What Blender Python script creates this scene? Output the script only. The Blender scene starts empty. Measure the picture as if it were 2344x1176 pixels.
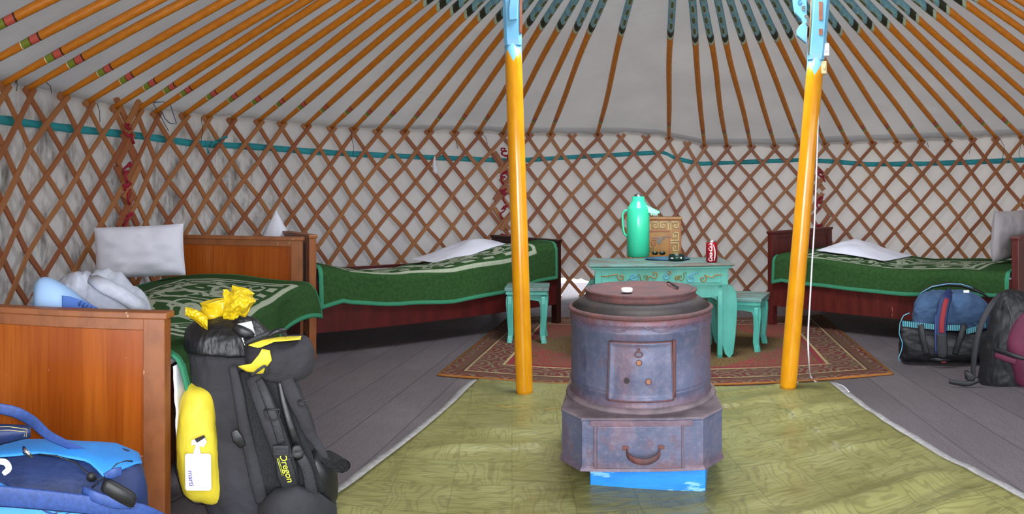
import bpy, bmesh, math, random
from math import sin, cos, pi, sqrt, atan2, exp
from mathutils import Vector, Matrix, noise as mnoise
random.seed(7)
S = bpy.context.scene
COL = S.collection
# ------------------------------------------------------------------ camera (stitched panorama: a cylindrical one)
FPX, HX, HY, HC = 1500.0, 1172.0, 450.0, 0.95        # px per radian, column of +Y, horizon row, eye height
cd = bpy.data.cameras.new('camera'); cam = bpy.data.objects.new('camera', cd); COL.objects.link(cam)
cam.location = (0, 0, HC); cam.rotation_euler = (pi/2, 0, 0)
cd.type = 'PANO'; cd.panorama_type = 'CENTRAL_CYLINDRICAL'
cd.central_cylindrical_range_u_min = -HX/FPX; cd.central_cylindrical_range_u_max = (2344-HX)/FPX
cd.central_cylindrical_range_v_min = -(1176-HY)/FPX; cd.central_cylindrical_range_v_max = HY/FPX
cd.central_cylindrical_radius = 1.0
cd.clip_start = 0.02; cd.clip_end = 200
S.camera = cam
# ------------------------------------------------------------------ light
wd = bpy.data.worlds.new('sky'); S.world = wd; wd.use_nodes = True
bg = wd.node_tree.nodes['Background']; bg.inputs[0].default_value = (0.80, 0.88, 1.0, 1); bg.inputs[1].default_value = 3.0
def lamp(name, kind, loc, energy, color=(1,1,1), rot=None, aim=None, **kw):
    l = bpy.data.lights.new(name, kind); l.energy = energy; l.color = color
    for k, v in kw.items(): setattr(l, k, v)
    o = bpy.data.objects.new(name, l); COL.objects.link(o); o.location = loc
    if aim is not None: o.rotation_euler = (Vector(aim)-Vector(loc)).to_track_quat('-Z', 'Y').to_euler()
    elif rot is not None: o.rotation_euler = rot
    return o
lamp('sun', 'SUN', (8, 12, 6), 6.0, (1, .94, .84), aim=(8-.70, 12-.72, 6-.21), angle=0.01)
lamp('crown_daylight', 'AREA', (.76, 3.0, 2.62), 60, (.93, .96, 1), aim=(.76, 3.0, 0), shape='DISK', size=1.2)
lamp('doorway_daylight', 'AREA', (-.05, -.75, 1.15), 60, (.95, .97, 1), aim=(.5, 3, .9), shape='RECTANGLE', size=1.5, size_y=1.7)
lamp('camera_flash', 'POINT', (.05, -.02, HC+.03), 26, (1, .98, .96), shadow_soft_size=.012)
S.view_settings.view_transform = 'Standard'; S.view_settings.look = 'None'
S.view_settings.exposure = 0.62; S.view_settings.gamma = 1; S.view_settings.use_curve_mapping = False
S.cycles.max_bounces = 7; S.cycles.diffuse_bounces = 5; S.cycles.sample_clamp_indirect = 6

# ------------------------------------------------------------------ pixel <-> place
def P(px, d, z): a = (px-HX)/FPX; return Vector((d*sin(a), d*cos(a), z))
def PZ(px, py, d): return P(px, d, HC-(py-HY)*d/FPX)
def dfl(py, z=0.0): return (HC-z)*FPX/(py-HY)
def F(px, py, z=0.0): return P(px, dfl(py, z), z)
def lin(v, kn):
    if v <= kn[0][0]: return kn[0][1]
    for (a, b), (c, d) in zip(kn, kn[1:]):
        if v <= c: return b+(d-b)*(v-a)/(c-a)
    return kn[-1][1]
def sm(t): t = max(0, min(1, t)); return t*t*(3-2*t)
def nz(x, y=0, z=0): return mnoise.noise(Vector((x, y, z)))

# ------------------------------------------------------------------ materials
def srgb(c):
    if isinstance(c, str): c = [int(c[i:i+2], 16)/255 for i in (0, 2, 4)]
    return tuple((x/12.92 if x <= .04045 else ((x+.055)/1.055)**2.4) for x in c)+(1,)
class N:
    def __init__(s, name, rough=.6, metal=0, spec=.5):
        s.m = bpy.data.materials.new(name); s.m.use_nodes = True; s.t = s.m.node_tree
        s.b = s.t.nodes['Principled BSDF']; s.set('Roughness', rough); s.set('Metallic', metal); s.set('Specular IOR Level', spec)
        s._tc = None
    def set(s, k, v):
        i = s.b.inputs[k]
        if isinstance(v, bpy.types.NodeSocket): s.t.links.new(v, i)
        elif isinstance(v, str): i.default_value = srgb(v)
        else: i.default_value = v
    def _in(s, sock, v):
        if isinstance(v, bpy.types.NodeSocket): s.t.links.new(v, sock)
        elif isinstance(v, str): sock.default_value = srgb(v)
        else: sock.default_value = v
    def tc(s, w='Object'):
        if s._tc is None: s._tc = s.t.nodes.new('ShaderNodeTexCoord')
        return s._tc.outputs[w]
    def map(s, vec, scale=(1,1,1), rot=(0,0,0), loc=(0,0,0)):
        n = s.t.nodes.new('ShaderNodeMapping'); s._in(n.inputs[0], vec)
        n.inputs['Scale'].default_value = scale; n.inputs['Rotation'].default_value = rot; n.inputs['Location'].default_value = loc
        return n.outputs[0]
    def noise(s, vec, scale=5, detail=3, rough=.55, dist=0, col=False):
        n = s.t.nodes.new('ShaderNodeTexNoise'); s._in(n.inputs['Vector'], vec); n.inputs['Scale'].default_value = scale
        n.inputs['Detail'].default_value = detail; n.inputs['Roughness'].default_value = rough; n.inputs['Distortion'].default_value = dist
        return n.outputs['Color' if col else 'Fac']
    def vor(s, vec, scale=5, feat='F1', out='Distance', rnd=1):
        n = s.t.nodes.new('ShaderNodeTexVoronoi'); n.feature = feat; s._in(n.inputs['Vector'], vec)
        n.inputs['Scale'].default_value = scale; n.inputs['Randomness'].default_value = rnd; return n.outputs[out]
    def wave(s, vec, scale=5, dist=0, det=2, dscale=1, typ='BANDS', dr='X'):
        n = s.t.nodes.new('ShaderNodeTexWave'); n.wave_type = typ
        if typ == 'BANDS': n.bands_direction = dr
        s._in(n.inputs['Vector'], vec); n.inputs['Scale'].default_value = scale; n.inputs['Distortion'].default_value = dist
        n.inputs['Detail'].default_value = det; n.inputs['Detail Scale'].default_value = dscale; return n.outputs['Fac']
    def math(s, op, a, b=0.0, c=0.0, clamp=False):
        n = s.t.nodes.new('ShaderNodeMath'); n.operation = op; n.use_clamp = clamp
        s._in(n.inputs[0], a); s._in(n.inputs[1], b); s._in(n.inputs[2], c); return n.outputs[0]
    def xyz(s, vec):
        n = s.t.nodes.new('ShaderNodeSeparateXYZ'); s._in(n.inputs[0], vec); return n.outputs
    def vadd(s, a, b, sc=1.0):
        n = s.t.nodes.new('ShaderNodeVectorMath'); n.operation = 'MULTIPLY_ADD'; s._in(n.inputs[0], b)
        n.inputs[1].default_value = (sc, sc, sc); s._in(n.inputs[2], a); return n.outputs[0]
    def step(s, v, a, b):      # 0 below a, 1 above b
        n = s.t.nodes.new('ShaderNodeMapRange'); n.interpolation_type = 'SMOOTHSTEP'; s._in(n.inputs[0], v)
        n.inputs[1].default_value = a; n.inputs[2].default_value = b; return n.outputs[0]
    def band(s, v, a, b, w=.002): return s.math('MULTIPLY', s.step(v, a-w, a+w), s.math('SUBTRACT', 1.0, s.step(v, b-w, b+w)))
    def mix(s, f, a, b):
        n = s.t.nodes.new('ShaderNodeMix'); n.data_type = 'RGBA'; s._in(n.inputs[0], f); s._in(n.inputs[6], a); s._in(n.inputs[7], b); return n.outputs[2]
    def bump(s, h, strength=.3, dist=.01, chain=None):
        n = s.t.nodes.new('ShaderNodeBump'); s._in(n.inputs['Height'], h); n.inputs['Strength'].default_value = strength
        n.inputs['Distance'].default_value = dist
        if chain is not None: s._in(n.inputs['Normal'], chain)
        return n.outputs[0]
def simple(name, c1, c2=None, scale=8, rough=.6, bump=0, bscale=60, metal=0, stretch=(1,1,1), lo=.35, hi=.65, spec=.5, bd=.004):
    n = N(name, rough, metal, spec); v = n.map(n.tc(), stretch)
    n.set('Base Color', n.mix(n.step(n.noise(v, scale, 5), lo, hi), c1, c2) if c2 else c1)
    if bump: n.set('Normal', n.bump(n.noise(v, bscale, 4), bump, bd))
    return n.m
def woodpaint(name, base, dark, chip, chipamt=.62, scale=6, stretch=(1,1,.12), rough=.4):
    n = N(name, rough); v = n.map(n.tc(), stretch)
    c = n.mix(n.step(n.noise(v, scale*3, 5), .35, .7), base, dark)
    c = n.mix(n.step(n.noise(v, scale*2.3, 8, .7), chipamt, chipamt+.03), c, chip)
    n.set('Base Color', c); n.set('Normal', n.bump(n.noise(v, scale*9, 5), .25, .003)); return n.m
M = {}
def make_materials():
    # lattice wood
    n = N('lath_wood', .5); rnd = n.t.nodes.new('ShaderNodeObjectInfo').outputs['Random']
    v = n.tc('UV'); g = n.noise(n.map(v, (9, 70, 1)), 3, 5)
    c = n.mix(n.step(g, .3, .7), '9c5c3a', '844a2e')
    c = n.mix(n.step(rnd, .1, 1.0), c, n.mix(n.step(g, .3, .7), 'b07848', '96603a'))
    c = n.mix(n.step(n.noise(n.map(v, (4, 30, 1)), 6, 6), .6, .75), c, 'b98a64')
    n.set('Base Color', c); n.set('Normal', n.bump(g, .3, .002)); M['lath'] = n.m
    # rafters: V runs from the wall (0) to the crown point (1), U round the pole
    n = N('roof_pole_paint', .42); uv = n.tc('UV'); u, t, _ = n.xyz(uv)[:3]; ob = n.tc()
    c = n.mix(n.step(n.noise(n.map(uv, (2, 22, 1)), 3, 6), .32, .66), 'd0801a', 'c07012')
    c = n.mix(n.step(n.noise(n.map(uv, (8, 30, 1)), 4, 8, .7), .70, .72), c, 'd8b890')
    c = n.mix(n.step(n.noise(n.map(uv, (5, 14, 1), loc=(3,5,0)), 5, 8, .7), .67, .72), c, '7c4a24')
    for a, b, col in ((.078, .0795, 'e8e0c0'), (.0795, .091, '7c8a2a'), (.0925, .104, 'c4564a'), (.104, .1065, '3c1c12'), (.091, .0925, '3c2a12')):
        c = n.mix(n.band(t, a, b, .0004), c, col)
    # carved blue end
    tt = n.math('MULTIPLY', t, 29.0); ph = n.math('SUBTRACT', n.math('FRACT', tt), .5)
    uu = n.math('ABSOLUTE', n.math('SUBTRACT', n.math('FRACT', n.math('MULTIPLY', u, 2.0)), .5))
    r = n.math('SQRT', n.math('ADD', n.math('MULTIPLY', ph, ph), n.math('MULTIPLY', n.math('MULTIPLY', uu, uu), 5.0)))
    ring = n.band(n.math('ADD', r, n.math('MULTIPLY', n.noise(uv, 30, 2), .12)), .22, .33, .03)
    core = n.math('SUBTRACT', 1.0, n.step(r, .16, .24))
    bl = n.mix(n.step(n.noise(n.map(uv, (3, 20, 1)), 4, 4), .4, .6), '7ea9ad', '5f8fa6')
    bl = n.mix(core, bl, '55703c'); bl = n.mix(ring, bl, '3a3220')
    bl = n.mix(n.band(n.math('ADD', r, n.math('MULTIPLY', n.noise(uv, 30, 2), .12)), .33, .39, .02), bl, 'b09a5c')
    edge = n.math('SUBTRACT', t, n.math('MULTIPLY', uu, .02))
    bl = n.mix(n.band(edge, .485, .494, .001), bl, 'a8b8a0'); bl = n.mix(n.band(edge, .494, .512, .001), bl, '2a2c1c')
    c = n.mix(n.step(edge, .484, .486), c, bl)
    n.set('Base Color', c); M['rafter'] = n.m
    # yellow posts with blue head
    n = N('post_paint', .16); uv = n.tc('UV'); u, z, _ = n.xyz(uv)[:3]
    c = n.mix(n.step(n.noise(n.map(uv, (2, 3, 1)), 3, 4), .3, .7), 'e09a16', 'd68c12')
    c = n.mix(n.step(n.noise(n.map(uv, (7, 6, 1)), 3, 9, .72), .665, .68), c, 'b4a088')
    c = n.mix(n.step(n.noise(n.map(uv, (10, 3.5, 1), loc=(9,2,0)), 2.5, 9, .75), .70, .71), c, '9a6a50')
    vee = n.math('MULTIPLY', n.math('ABSOLUTE', n.math('SUBTRACT', n.math('FRACT', n.math('ADD', n.math('MULTIPLY', u, 4.0), .5)), .5)), .12)
    vee = n.math('ADD', vee, n.math('MULTIPLY', n.noise(uv, 60, 3), .006))
    c = n.mix(n.step(n.math('SUBTRACT', z, vee), -.0365, -.0355), c, n.mix(n.step(n.noise(n.map(uv, (9, 30, 1)), 2, 7, .7), .68, .70), '7cbbe2', '9a8068'))
    n.set('Base Color', c); M['post'] = n.m
    M['post_blue'] = simple('post_blue_paint', '7cbbe2', '6fb0da', 9, .35, .15, 30)
    M['post_bare'] = simple('bare_brown_wood', '9a6248', '8a5038', 20, .6, .2, 60)
    M['gilt'] = simple('ochre_paint', 'a8803c', '8c6426', 20, .5)
    # canvas
    def canvas(name, c1, c2, stain, transl):
        n = N(name, .9, 0, .1); o = n.tc(); x, y, z = n.xyz(o)[:3]
        c = n.mix(n.step(n.noise(o, 1.3, 5), .35, .65), c1, c2)
        if stain:
            st = n.noise(n.map(o, (3.2, 3.2, 1.1)), 2.2, 8, .68)
            zone = n.math('MULTIPLY', n.math('SUBTRACT', 1.0, n.step(x, -2.02, -1.55)), n.math('SUBTRACT', 1.0, n.step(z, 1.35, 1.55)))
            c = n.mix(n.math('MULTIPLY', zone, n.math('MULTIPLY', n.step(st, .46, .70), .9)), c, '58544f')
            st2 = n.noise(n.map(o, (9, 9, 2.5)), 3, 6, .6)
            c = n.mix(n.math('MULTIPLY', n.math('MULTIPLY', zone, n.step(st2, .5, .75)), .6), c, '8a7c6a')
            st3 = n.noise(n.map(o, (6, 6, .35)), 3, 3, .6)
            c = n.mix(n.math('MULTIPLY', n.step(st3, .60, .74), .12), c, '9c8a7c')
        n.set('Base Color', c)
        wv = n.noise(n.map(o, (60, 60, 160)), 4, 2)
        b1 = n.bump(wv, .25, .003)
        fold = n.noise(n.map(o, (3.5, 3.5, .5), (0, 0, .3)), 2.2, 4, .5)
        n.set('Normal', n.bump(fold, .35, .05, b1))
        tr_ = n.t.nodes.new('ShaderNodeBsdfTranslucent'); n._in(tr_.inputs[0], c); mx = n.t.nodes.new('ShaderNodeMixShader'); mx.inputs[0].default_value = transl
        n.t.links.new(n.b.outputs[0], mx.inputs[1]); n.t.links.new(tr_.outputs[0], mx.inputs[2]); n.t.links.new(mx.outputs[0], n.t.nodes['Material Output'].inputs[0]); return n.m
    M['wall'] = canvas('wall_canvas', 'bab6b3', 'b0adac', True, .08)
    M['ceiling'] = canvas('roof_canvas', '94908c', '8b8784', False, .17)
    # floor boards
    n = N('floor_boards', .7, 0, .3); o = n.tc(); v = n.map(o, (1, 1, 1), (0, 0, -1.37)); x, y, z = n.xyz(v)[:3]
    pk = n.math('MULTIPLY', y, 5.2); fr = n.math('FRACT', pk); idn = n.math('FLOOR', pk)
    gap = n.math('SUBTRACT', 1.0, n.step(n.math('ABSOLUTE', n.math('SUBTRACT', fr, .5)), .47, .495))
    comb = n.t.nodes.new('ShaderNodeCombineXYZ'); n._in(comb.inputs[0], n.math('MULTIPLY', x, .35)); n._in(comb.inputs[1], idn)
    tone = n.noise(comb.outputs[0], 2.3, 1)
    c = n.mix(n.step(tone, .35, .65), '5f5759', '696062')
    c = n.mix(n.math('MULTIPLY', n.step(n.noise(n.map(v, (2, 12, 1)), 4, 6), .35, .7), .35), c, '504849')
    c = n.mix(n.step(n.noise(o, 1.4, 5), .52, .7), c, '72696a')
    spk = n.noise(o, 150, 2); c = n.mix(n.math('MULTIPLY', n.step(spk, .42, .62), .5), c, '443e42')
    c = n.mix(n.math('MULTIPLY', n.math('SUBTRACT', 1.0, gap), .35), c, '2c2826')
    n.set('Base Color', c); n.set('Normal', n.bump(n.math('ADD', n.math('MULTIPLY', gap, 1.0), n.math('MULTIPLY', n.noise(o, 160, 3), .5)), .35, .005)); M['floor'] = n.m
    # green printed vinyl
    n = N('green_vinyl', .30, 0, .5); uv = n.tc('UV'); x, y, z = n.xyz(uv)[:3]
    w = n.map(uv, (1, 1, 1)); cell = n.map(uv, (5.2, 5.2, 1)); cx, cy, _ = n.xyz(cell)[:3]
    chk = n.math('MODULO', n.math('ADD', n.math('FLOOR', cx), n.math('FLOOR', cy)), 2.0)
    idm = n.map(uv, (5.2, 5.2, 1)); sh_ = n.math('ADD', n.math('MULTIPLY', n.math('FLOOR', cx), 3.7), n.math('MULTIPLY', n.math('FLOOR', cy), 1.9))
    na = n.noise(n.map(uv, (2.2, 7, 1)), 2.0, 1); nb = n.noise(n.map(uv, (7, 2.2, 1), loc=(4, 4, 0)), 2.0, 1)
    ga = n.math('SINE', n.math('ADD', n.math('MULTIPLY', y, 190.0), n.math('ADD', sh_, n.math('MULTIPLY', na, 46.0))))
    gb = n.math('SINE', n.math('ADD', n.math('MULTIPLY', x, 190.0), n.math('ADD', sh_, n.math('MULTIPLY', nb, 46.0))))
    g = n.math('ADD', n.math('MULTIPLY', ga, chk), n.math('MULTIPLY', gb, n.math('SUBTRACT', 1.0, chk)))
    c = n.mix(n.step(n.noise(uv, 3, 3), .35, .65), '747040', '83814f')
    c = n.mix(n.math('MULTIPLY', n.step(g, .2, .95), .42), c, '524f2c')
    fx = n.math('ABSOLUTE', n.math('SUBTRACT', n.math('FRACT', cx), .5)); fy = n.math('ABSOLUTE', n.math('SUBTRACT', n.math('FRACT', cy), .5))
    c = n.mix(n.math('MULTIPLY', n.step(n.math('MAXIMUM', fx, fy), .485, .498), .5), c, '454a24')
    c = n.mix(n.math('MULTIPLY', n.step(n.noise(uv, 4.5, 7, .65), .55, .75), .4), c, '786a3e')
    n.set('Base Color', c); n.set('Roughness', n.math('ADD', .22, n.math('MULTIPLY', n.noise(uv, 6, 4), .35)))
    b = n.bump(n.noise(n.map(uv, (3.5, 9, 1)), 2.4, 4), .35, .02); n.set('Normal', b); M['vinyl'] = n.m
    M['vinyl_edge'] = simple('mat_backing', 'a4a09e', '8e8a88', 40, .9, .3, 90)
    # rug
    n = N('rug_pile', .95, 0, .1); uv = n.tc('UV'); x, y, z = n.xyz(uv)[:3]   # metres, W 2.35 x D 1.75
    e = n.math('MINIMUM', n.math('MINIMUM', x, n.math('SUBTRACT', RUGW, x)), n.math('MINIMUM', y, n.math('SUBTRACT', RUGD, y)))
    vd = n.vadd(n.map(uv, (1, 1, 1)), n.noise(uv, 9, 2, col=True), .06)
    v1 = n.vor(vd, 9, rnd=.5); v2 = n.vor(vd, 26)
    field = n.mix(n.step(n.math('SINE', n.math('MULTIPLY', v1, 30.0)), .2, .6), '675635', '54452a')
    field = n.mix(n.math('MULTIPLY', n.step(n.math('SINE', n.math('MULTIPLY', v2, 22.0)), .8, .95), .6), field, '7a3a34')
    bord = n.mix(n.step(n.math('SINE', n.math('MULTIPLY', n.vor(vd, 6.5, rnd=.3), 26.0)), .1, .4), '682a2c', '75694f')
    bord = n.mix(n.step(n.math('SINE', n.math('MULTIPLY', v2, 30.0)), .4, .7), bord, '4a3330')
    c = n.mix(n.math('SUBTRACT', 1.0, n.step(e, .335, .345)), field, bord)
    for a, b_, col in ((.30, .335, '7a2c34'), (.10, .115, '4a2c2a'), (.06, .10, '5a3c30'), (.285, .3, 'a39468'), (.115, .125, 'a39468')):
        c = n.mix(n.band(e, a, b_, .003), c, col)
    # red corner fields
    dg = n.math('ADD', n.math('ABSOLUTE', n.math('SUBTRACT', x, RUGW/2)), n.math('ABSOLUTE', n.math('SUBTRACT', y, RUGD/2)))
    dg = n.math('ADD', dg, n.math('MULTIPLY', n.noise(uv, 5, 3), .25))
    c = n.mix(n.math('MULTIPLY', n.math('MULTIPLY', n.step(dg, .98, 1.02), n.step(e, .345, .35)), n.step(n.math('SINE', n.math('MULTIPLY', v2, 20.0)), -.4, 0)), c, '86303a')
    c = n.mix(n.math('SUBTRACT', 1.0, n.step(e, .014, .018)), c, '96602c')
    c = n.mix(n.math('MULTIPLY', n.step(n.noise(uv, 3, 6), .35, .7), .55), c, '54473a')
    n.set('Base Color', c); n.set('Normal', n.bump(n.noise(uv, 260, 2), .5, .004)); M['rug'] = n.m
    # blankets: UV in metres; U along, V from the hem of the hanging side
    def blanket(name, L, Wd, seed):
        n = N(name, .95, 0, .1); uv = n.tc('UV'); x, y, z = n.xyz(uv)[:3]
        e = n.math('MINIMUM', n.math('MINIMUM', x, n.math('SUBTRACT', L, x)), n.math('MINIMUM', y, n.math('SUBTRACT', Wd, y)))
        g = n.mix(n.step(n.noise(uv, 40, 4), .3, .7), '274322', '304f28')
        fuzz = n.noise(n.map(uv, (60, 6, 1)), 4, 3)
        g = n.mix(n.math('MULTIPLY', n.step(fuzz, .6, .8), .35), g, '7d9679')
        sh = n.map(uv, (1, 1, 1), loc=(seed, seed*.7, 0))
        vd = n.vadd(sh, n.noise(sh, 4, 2, col=True), .14)
        r1 = n.math('MAXIMUM', n.math('SINE', n.math('MULTIPLY', n.noise(n.map(vd, (1, 1.5, 1)), 1.9, 1), 62.0)), n.math('SUBTRACT', n.math('SINE', n.math('MULTIPLY', n.vor(vd, 1.7, rnd=.7), 20.0)), .25))
        r2 = n.math('SINE', n.math('MULTIPLY', n.vor(vd, 5.2, rnd=.4), 14.0))
        pat = n.math('MAXIMUM', n.step(r1, .5, .68), n.step(r2, .86, .92))
        inn = n.step(e, .335, .34)
        k = n.math('MULTIPLY', inn, pat)
        # chequer strip and solid lines of the border
        st = n.math('MULTIPLY', n.band(e, .272, .318, .003), n.step(n.math('SINE', n.math('MULTIPLY', n.math('ADD', x, n.math('MULTIPLY', n.noise(uv, 5, 1), .12)), 38.0)), -.1, .1))
        k = n.math('MAXIMUM', k, st)
        k = n.math('MAXIMUM', k, n.band(n.math('ADD', e, n.math('MULTIPLY', n.noise(uv, 3, 2), .008)), .222, .252, .003))
        cr = n.mix(n.step(fuzz, .4, .7), 'a0a691', '8c957f')
        c = n.mix(k, g, cr)
        c = n.mix(n.math('SUBTRACT', 1.0, n.step(e, .026, .029)), c, '3c8262')
        n.set('Base Color', c); n.set('Normal', n.bump(n.noise(n.map(uv, (1, .5, 1)), 160, 3), .6, .006)); return n.m
    M['bl1'] = blanket('green_blanket_near', 1.90, 1.16, 2.0)
    M['bl2'] = blanket('green_blanket_back', 1.93, 1.06, 5.0)
    M['bl3'] = blanket('green_blanket_right', 1.80, 1.06, 9.0)
    # varnished orange bed wood, dark bed paint
    def veneer(name, a, b, d, rough):
        n = N(name, rough); o = n.tc(); v = n.map(o, (9, 9, .5))
        c = n.mix(n.step(n.noise(v, 1.1, 3), .35, .65), a, b)
        c = n.mix(n.math('MULTIPLY', n.step(n.noise(n.map(o, (60, 60, 2)), 2, 4), .4, .7), .5), c, d)
        c = n.mix(n.step(n.noise(o, 45, 6, .7), .70, .72), c, 'c9a184')
        n.set('Base Color', c); return n.m
    M['veneer'] = veneer('orange_veneer', 'a8581a', '94460f', '7c360c', .22)
    M['veneer_rim'] = woodpaint('worn_bed_frame', '8e5228', '7c4520', 'c09a78', .64, 7, (1,1,.5), .45)
    M['bed_red'] = woodpaint('dark_red_bed_paint', '4e1515', '3e1010', 'b58a6a', .70, 5, (1,1,.3), .35)
    M['bed_red3'] = woodpaint('scraped_red_bed_paint', '581d19', '461512', 'c49068', .64, 4, (2,2,.45), .4)
    M['bed_brown'] = woodpaint('dark_brown_bed_paint', '2e110d', '260d0b', '8a5a40', .71, 6, (1,1,.3), .35)
    M['teal'] = woodpaint('turquoise_paint', '52ac9c', '479e90', '2e5a50', .715, 6, (1,1,.35), .38)
    M['teal_worn'] = woodpaint('worn_turquoise_top', '648a84', '567670', '666056', .50, 5, (.35,1,1), .5)
    M['mint'] = simple('mint_plastic', '3fd0a2', '3acb9c', 4, .2)
    M['metal'] = simple('bright_steel', 'c8c8c8', None, 4, .2, 0, 0, 1)
    M['dkmetal'] = simple('dark_metal', '3a3c3e', None, 4, .35, 0, 0, .8)
    # stove sheet iron
    def iron(name, rust):
        n = N(name, .42, .22, .5); o = n.tc()
        c = n.mix(n.step(n.noise(n.map(o, (1,1,.45)), 7, 5), .35, .65), '474e68', '5c6078')
        c = n.mix(n.step(n.noise(n.map(o, (1.4,1.4,.5), loc=(5,2,1)), 6, 6, .6), .48, .66), c, '6a5a6a')
        c = n.mix(n.step(n.noise(n.map(o, (1,1,.3), loc=(2,9,1)), 9, 5, .6), .6, .72), c, '30343f')
        c = n.mix(n.math('MULTIPLY', n.step(n.noise(o, 9, 9, .75), rust-.06, rust+.16), .75), c, '6e4440')
        zz = n.math('ADD', n.xyz(o)[2], n.math('MULTIPLY', n.math('SUBTRACT', n.noise(o, 11, 6, .7), .5), .11))
        if rust > .58: c = n.mix(n.math('MULTIPLY', n.step(zz, .500, .560), .9), c, '74484a'); c = n.mix(n.math('MULTIPLY', n.math('SUBTRACT', 1.0, n.step(zz, .27, .31)), .6), c, '6c4a4c')
        else: c = n.mix(n.math('MULTIPLY', n.math('SUBTRACT', 1.0, n.step(zz, .09, .13)), .6), c, '64484a')
        c = n.mix(n.math('MULTIPLY', n.step(n.noise(o, 42, 6, .7), .45, .7), .4), c, '817786')
        n.set('Base Color', c); n.set('Roughness', n.math('ADD', .38, n.math('MULTIPLY', n.noise(o, 12, 5), .3)))
        n.set('Normal', n.bump(n.noise(o, 10, 7, .65), .45, .010)); return n.m
    M['iron'] = iron('blued_sheet_iron', .6); M['iron_base'] = iron('stained_sheet_iron', .54)
    M['rust'] = simple('rusty_iron', '6a413e', '543c3e', 14, .75, .6, 70, .2, bd=.006)
    M['iron_top'] = simple('sooty_iron_top', '4a4240', '3a3638', 9, .6, .3, 60, .3)
    M['ash'] = simple('ash_dusted_iron', '7c6c70', '64585c', 16, .9, .4, 80)
    M['bluepaint'] = woodpaint('bright_blue_paint', '2284d8', '1c74c4', '7ab4e0', .555, 5, (.5,1,2), .45)
    M['white_cloth'] = simple('white_cotton', 'dcdce6', 'd2d2de', 4, .85, .2, 300)
    M['grey_pillow'] = simple('grey_cotton', 'a9a3a6', '9a9498', 4, .9, .2, 300)  # grey pillow's own cloth, two close greys mottled
    M['sweat'] = simple('grey_marl_jersey', 'b9bcc8', 'aeb2c0', 60, .95, .3, 200)
    M['ltblue'] = simple('light_blue_cotton', '9dbfe6', '93b6e0', 5, .85, .2, 300)
    M['midblue'] = simple('royal_blue_print', '4a6fb8', '3e62aa', 5, .8)
    n = N('duffel_navy', .6); o = n.tc(); n.set('Base Color', n.mix(n.step(n.noise(o, 9, 4), .35, .65), '1b2f60', '162852'))
    n.set('Normal', n.bump(n.noise(o, 420, 2), .4, .002, n.bump(n.noise(o, 9, 4), .5, .02))); M['navy'] = n.m
    M['sky'] = simple('bright_blue_nylon', '2f8fe0', '2c86d6', 6, .55, .3, 300)
    M['strapblue'] = simple('blue_webbing', '274484', '203a72', 120, .6, .12, 500)
    M['packgrey'] = simple('charcoal_pack_fabric', '2d2b32', '252429', 7, .8, .55, 7, bd=.035)
    M['collar'] = simple('gathered_black_nylon', '0e0e11', '18181c', 8, .5, .6, 11, stretch=(1,1,.22), bd=.035)
    M['packblack'] = simple('black_nylon', '101013', '17171b', 12, .45, .35, 14, bd=.012)
    M['packmesh'] = simple('black_back_mesh', '0f1013', '1d1f24', 160, .85, .6, 200)
    M['strap'] = simple('grey_webbing', '24252b', '1e1f24', 90, .6, .4, 260)
    M['yellow'] = simple('yellow_pack_fabric', 'dfcb38', 'd6c030', 6, .6, .3, 20, bd=.01)
    n = N('yellow_plastic_film', .16); n.set('Base Color', 'dcbb1c'); n.set('Normal', n.bump(n.noise(n.tc(), 22, 4), .5, .012)); n.set('Subsurface Weight', .0); M['film'] = n.m
    M['white'] = simple('white_plastic', 'e6e6ea', None, 4, .4)
    M['cream'] = simple('cream_plastic', 'cfc79a', None, 4, .4)
    M['violet'] = simple('violet_ink', '6a5aa8', None, 4, .5)
    M['yellowink'] = simple('yellow_print', 'd8e23a', None, 4, .5)
    M['canred'] = simple('red_can_lacquer', '9c1220', None, 4, .22, 0, 0, .3)
    M['denim'] = simple('washed_denim', '3f5a7c', '344c6c', 10, .9, .4, 240)
    M['redweb'] = simple('red_webbing', '8a1c24', None, 4, .7)
    n = N('turquoise_striped_tape', .6); v = n.tc('UV'); u, w_, _ = n.xyz(v)[:3]
    n.set('Base Color', n.mix(n.step(n.math('SINE', n.math('MULTIPLY', u, 520.0)), -.1, .2), '123038', '3a9cae')); M['tape'] = n.m
    M['maroon'] = simple('maroon_fabric', '5f1a36', '541630', 10, .75, .3, 120)
    M['black'] = simple('black_fabric', '0c0c0f', '141418', 14, .55, .3, 14, bd=.010)
    M['redcord'] = simple('red_cord', 'a01c34', '8c142c', 80, .85, .4, 200)
    n = N('teal_belt_cloth', .75); n.set('Base Color', n.mix(n.step(n.noise(n.tc(), 7, 4), .3, .7), '2b9aa4', '24868e')); n.set('Normal', n.bump(n.noise(n.tc(), 60, 3), .4, .004)); M['belt'] = n.m
    M['thread'] = simple('dark_thread', '3c2a24', None, 4, .9)
    M['bluestring'] = simple('blue_string', '34527c', None, 4, .8)
    M['cable'] = simple('white_cable_sheath', 'd6d2dc', None, 4, .4)
    M['ochre'] = woodpaint('golden_ochre_paint', '9e6c1e', '8c5e18', '8a5a22', .66, 5, (1,1,1), .4)
    M['goldline'] = simple('pale_gold_relief', 'c4b47c', 'a89860', 30, .45)
    M['redline'] = simple('dull_red_paint', '9a4438', None, 4, .5)
    M['greenline'] = simple('dull_green_paint', '6c7c44', None, 4, .5)
    M['blueline'] = simple('cloud_blue_paint', '4f9cc4', '6aa6b0', 20, .5)
    M['greyline'] = simple('grey_cloud_paint', '8c8c94', '787c8c', 20, .5)
    M['tray'] = simple('blue_grey_enamel', '3c6c88', '2c4c60', 10, .25)
    M['tin'] = simple('dark_green_tin', '10241e', None, 4, .3)
    M['greenink'] = simple('green_print', '2ca050', None, 4, .4)
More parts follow.
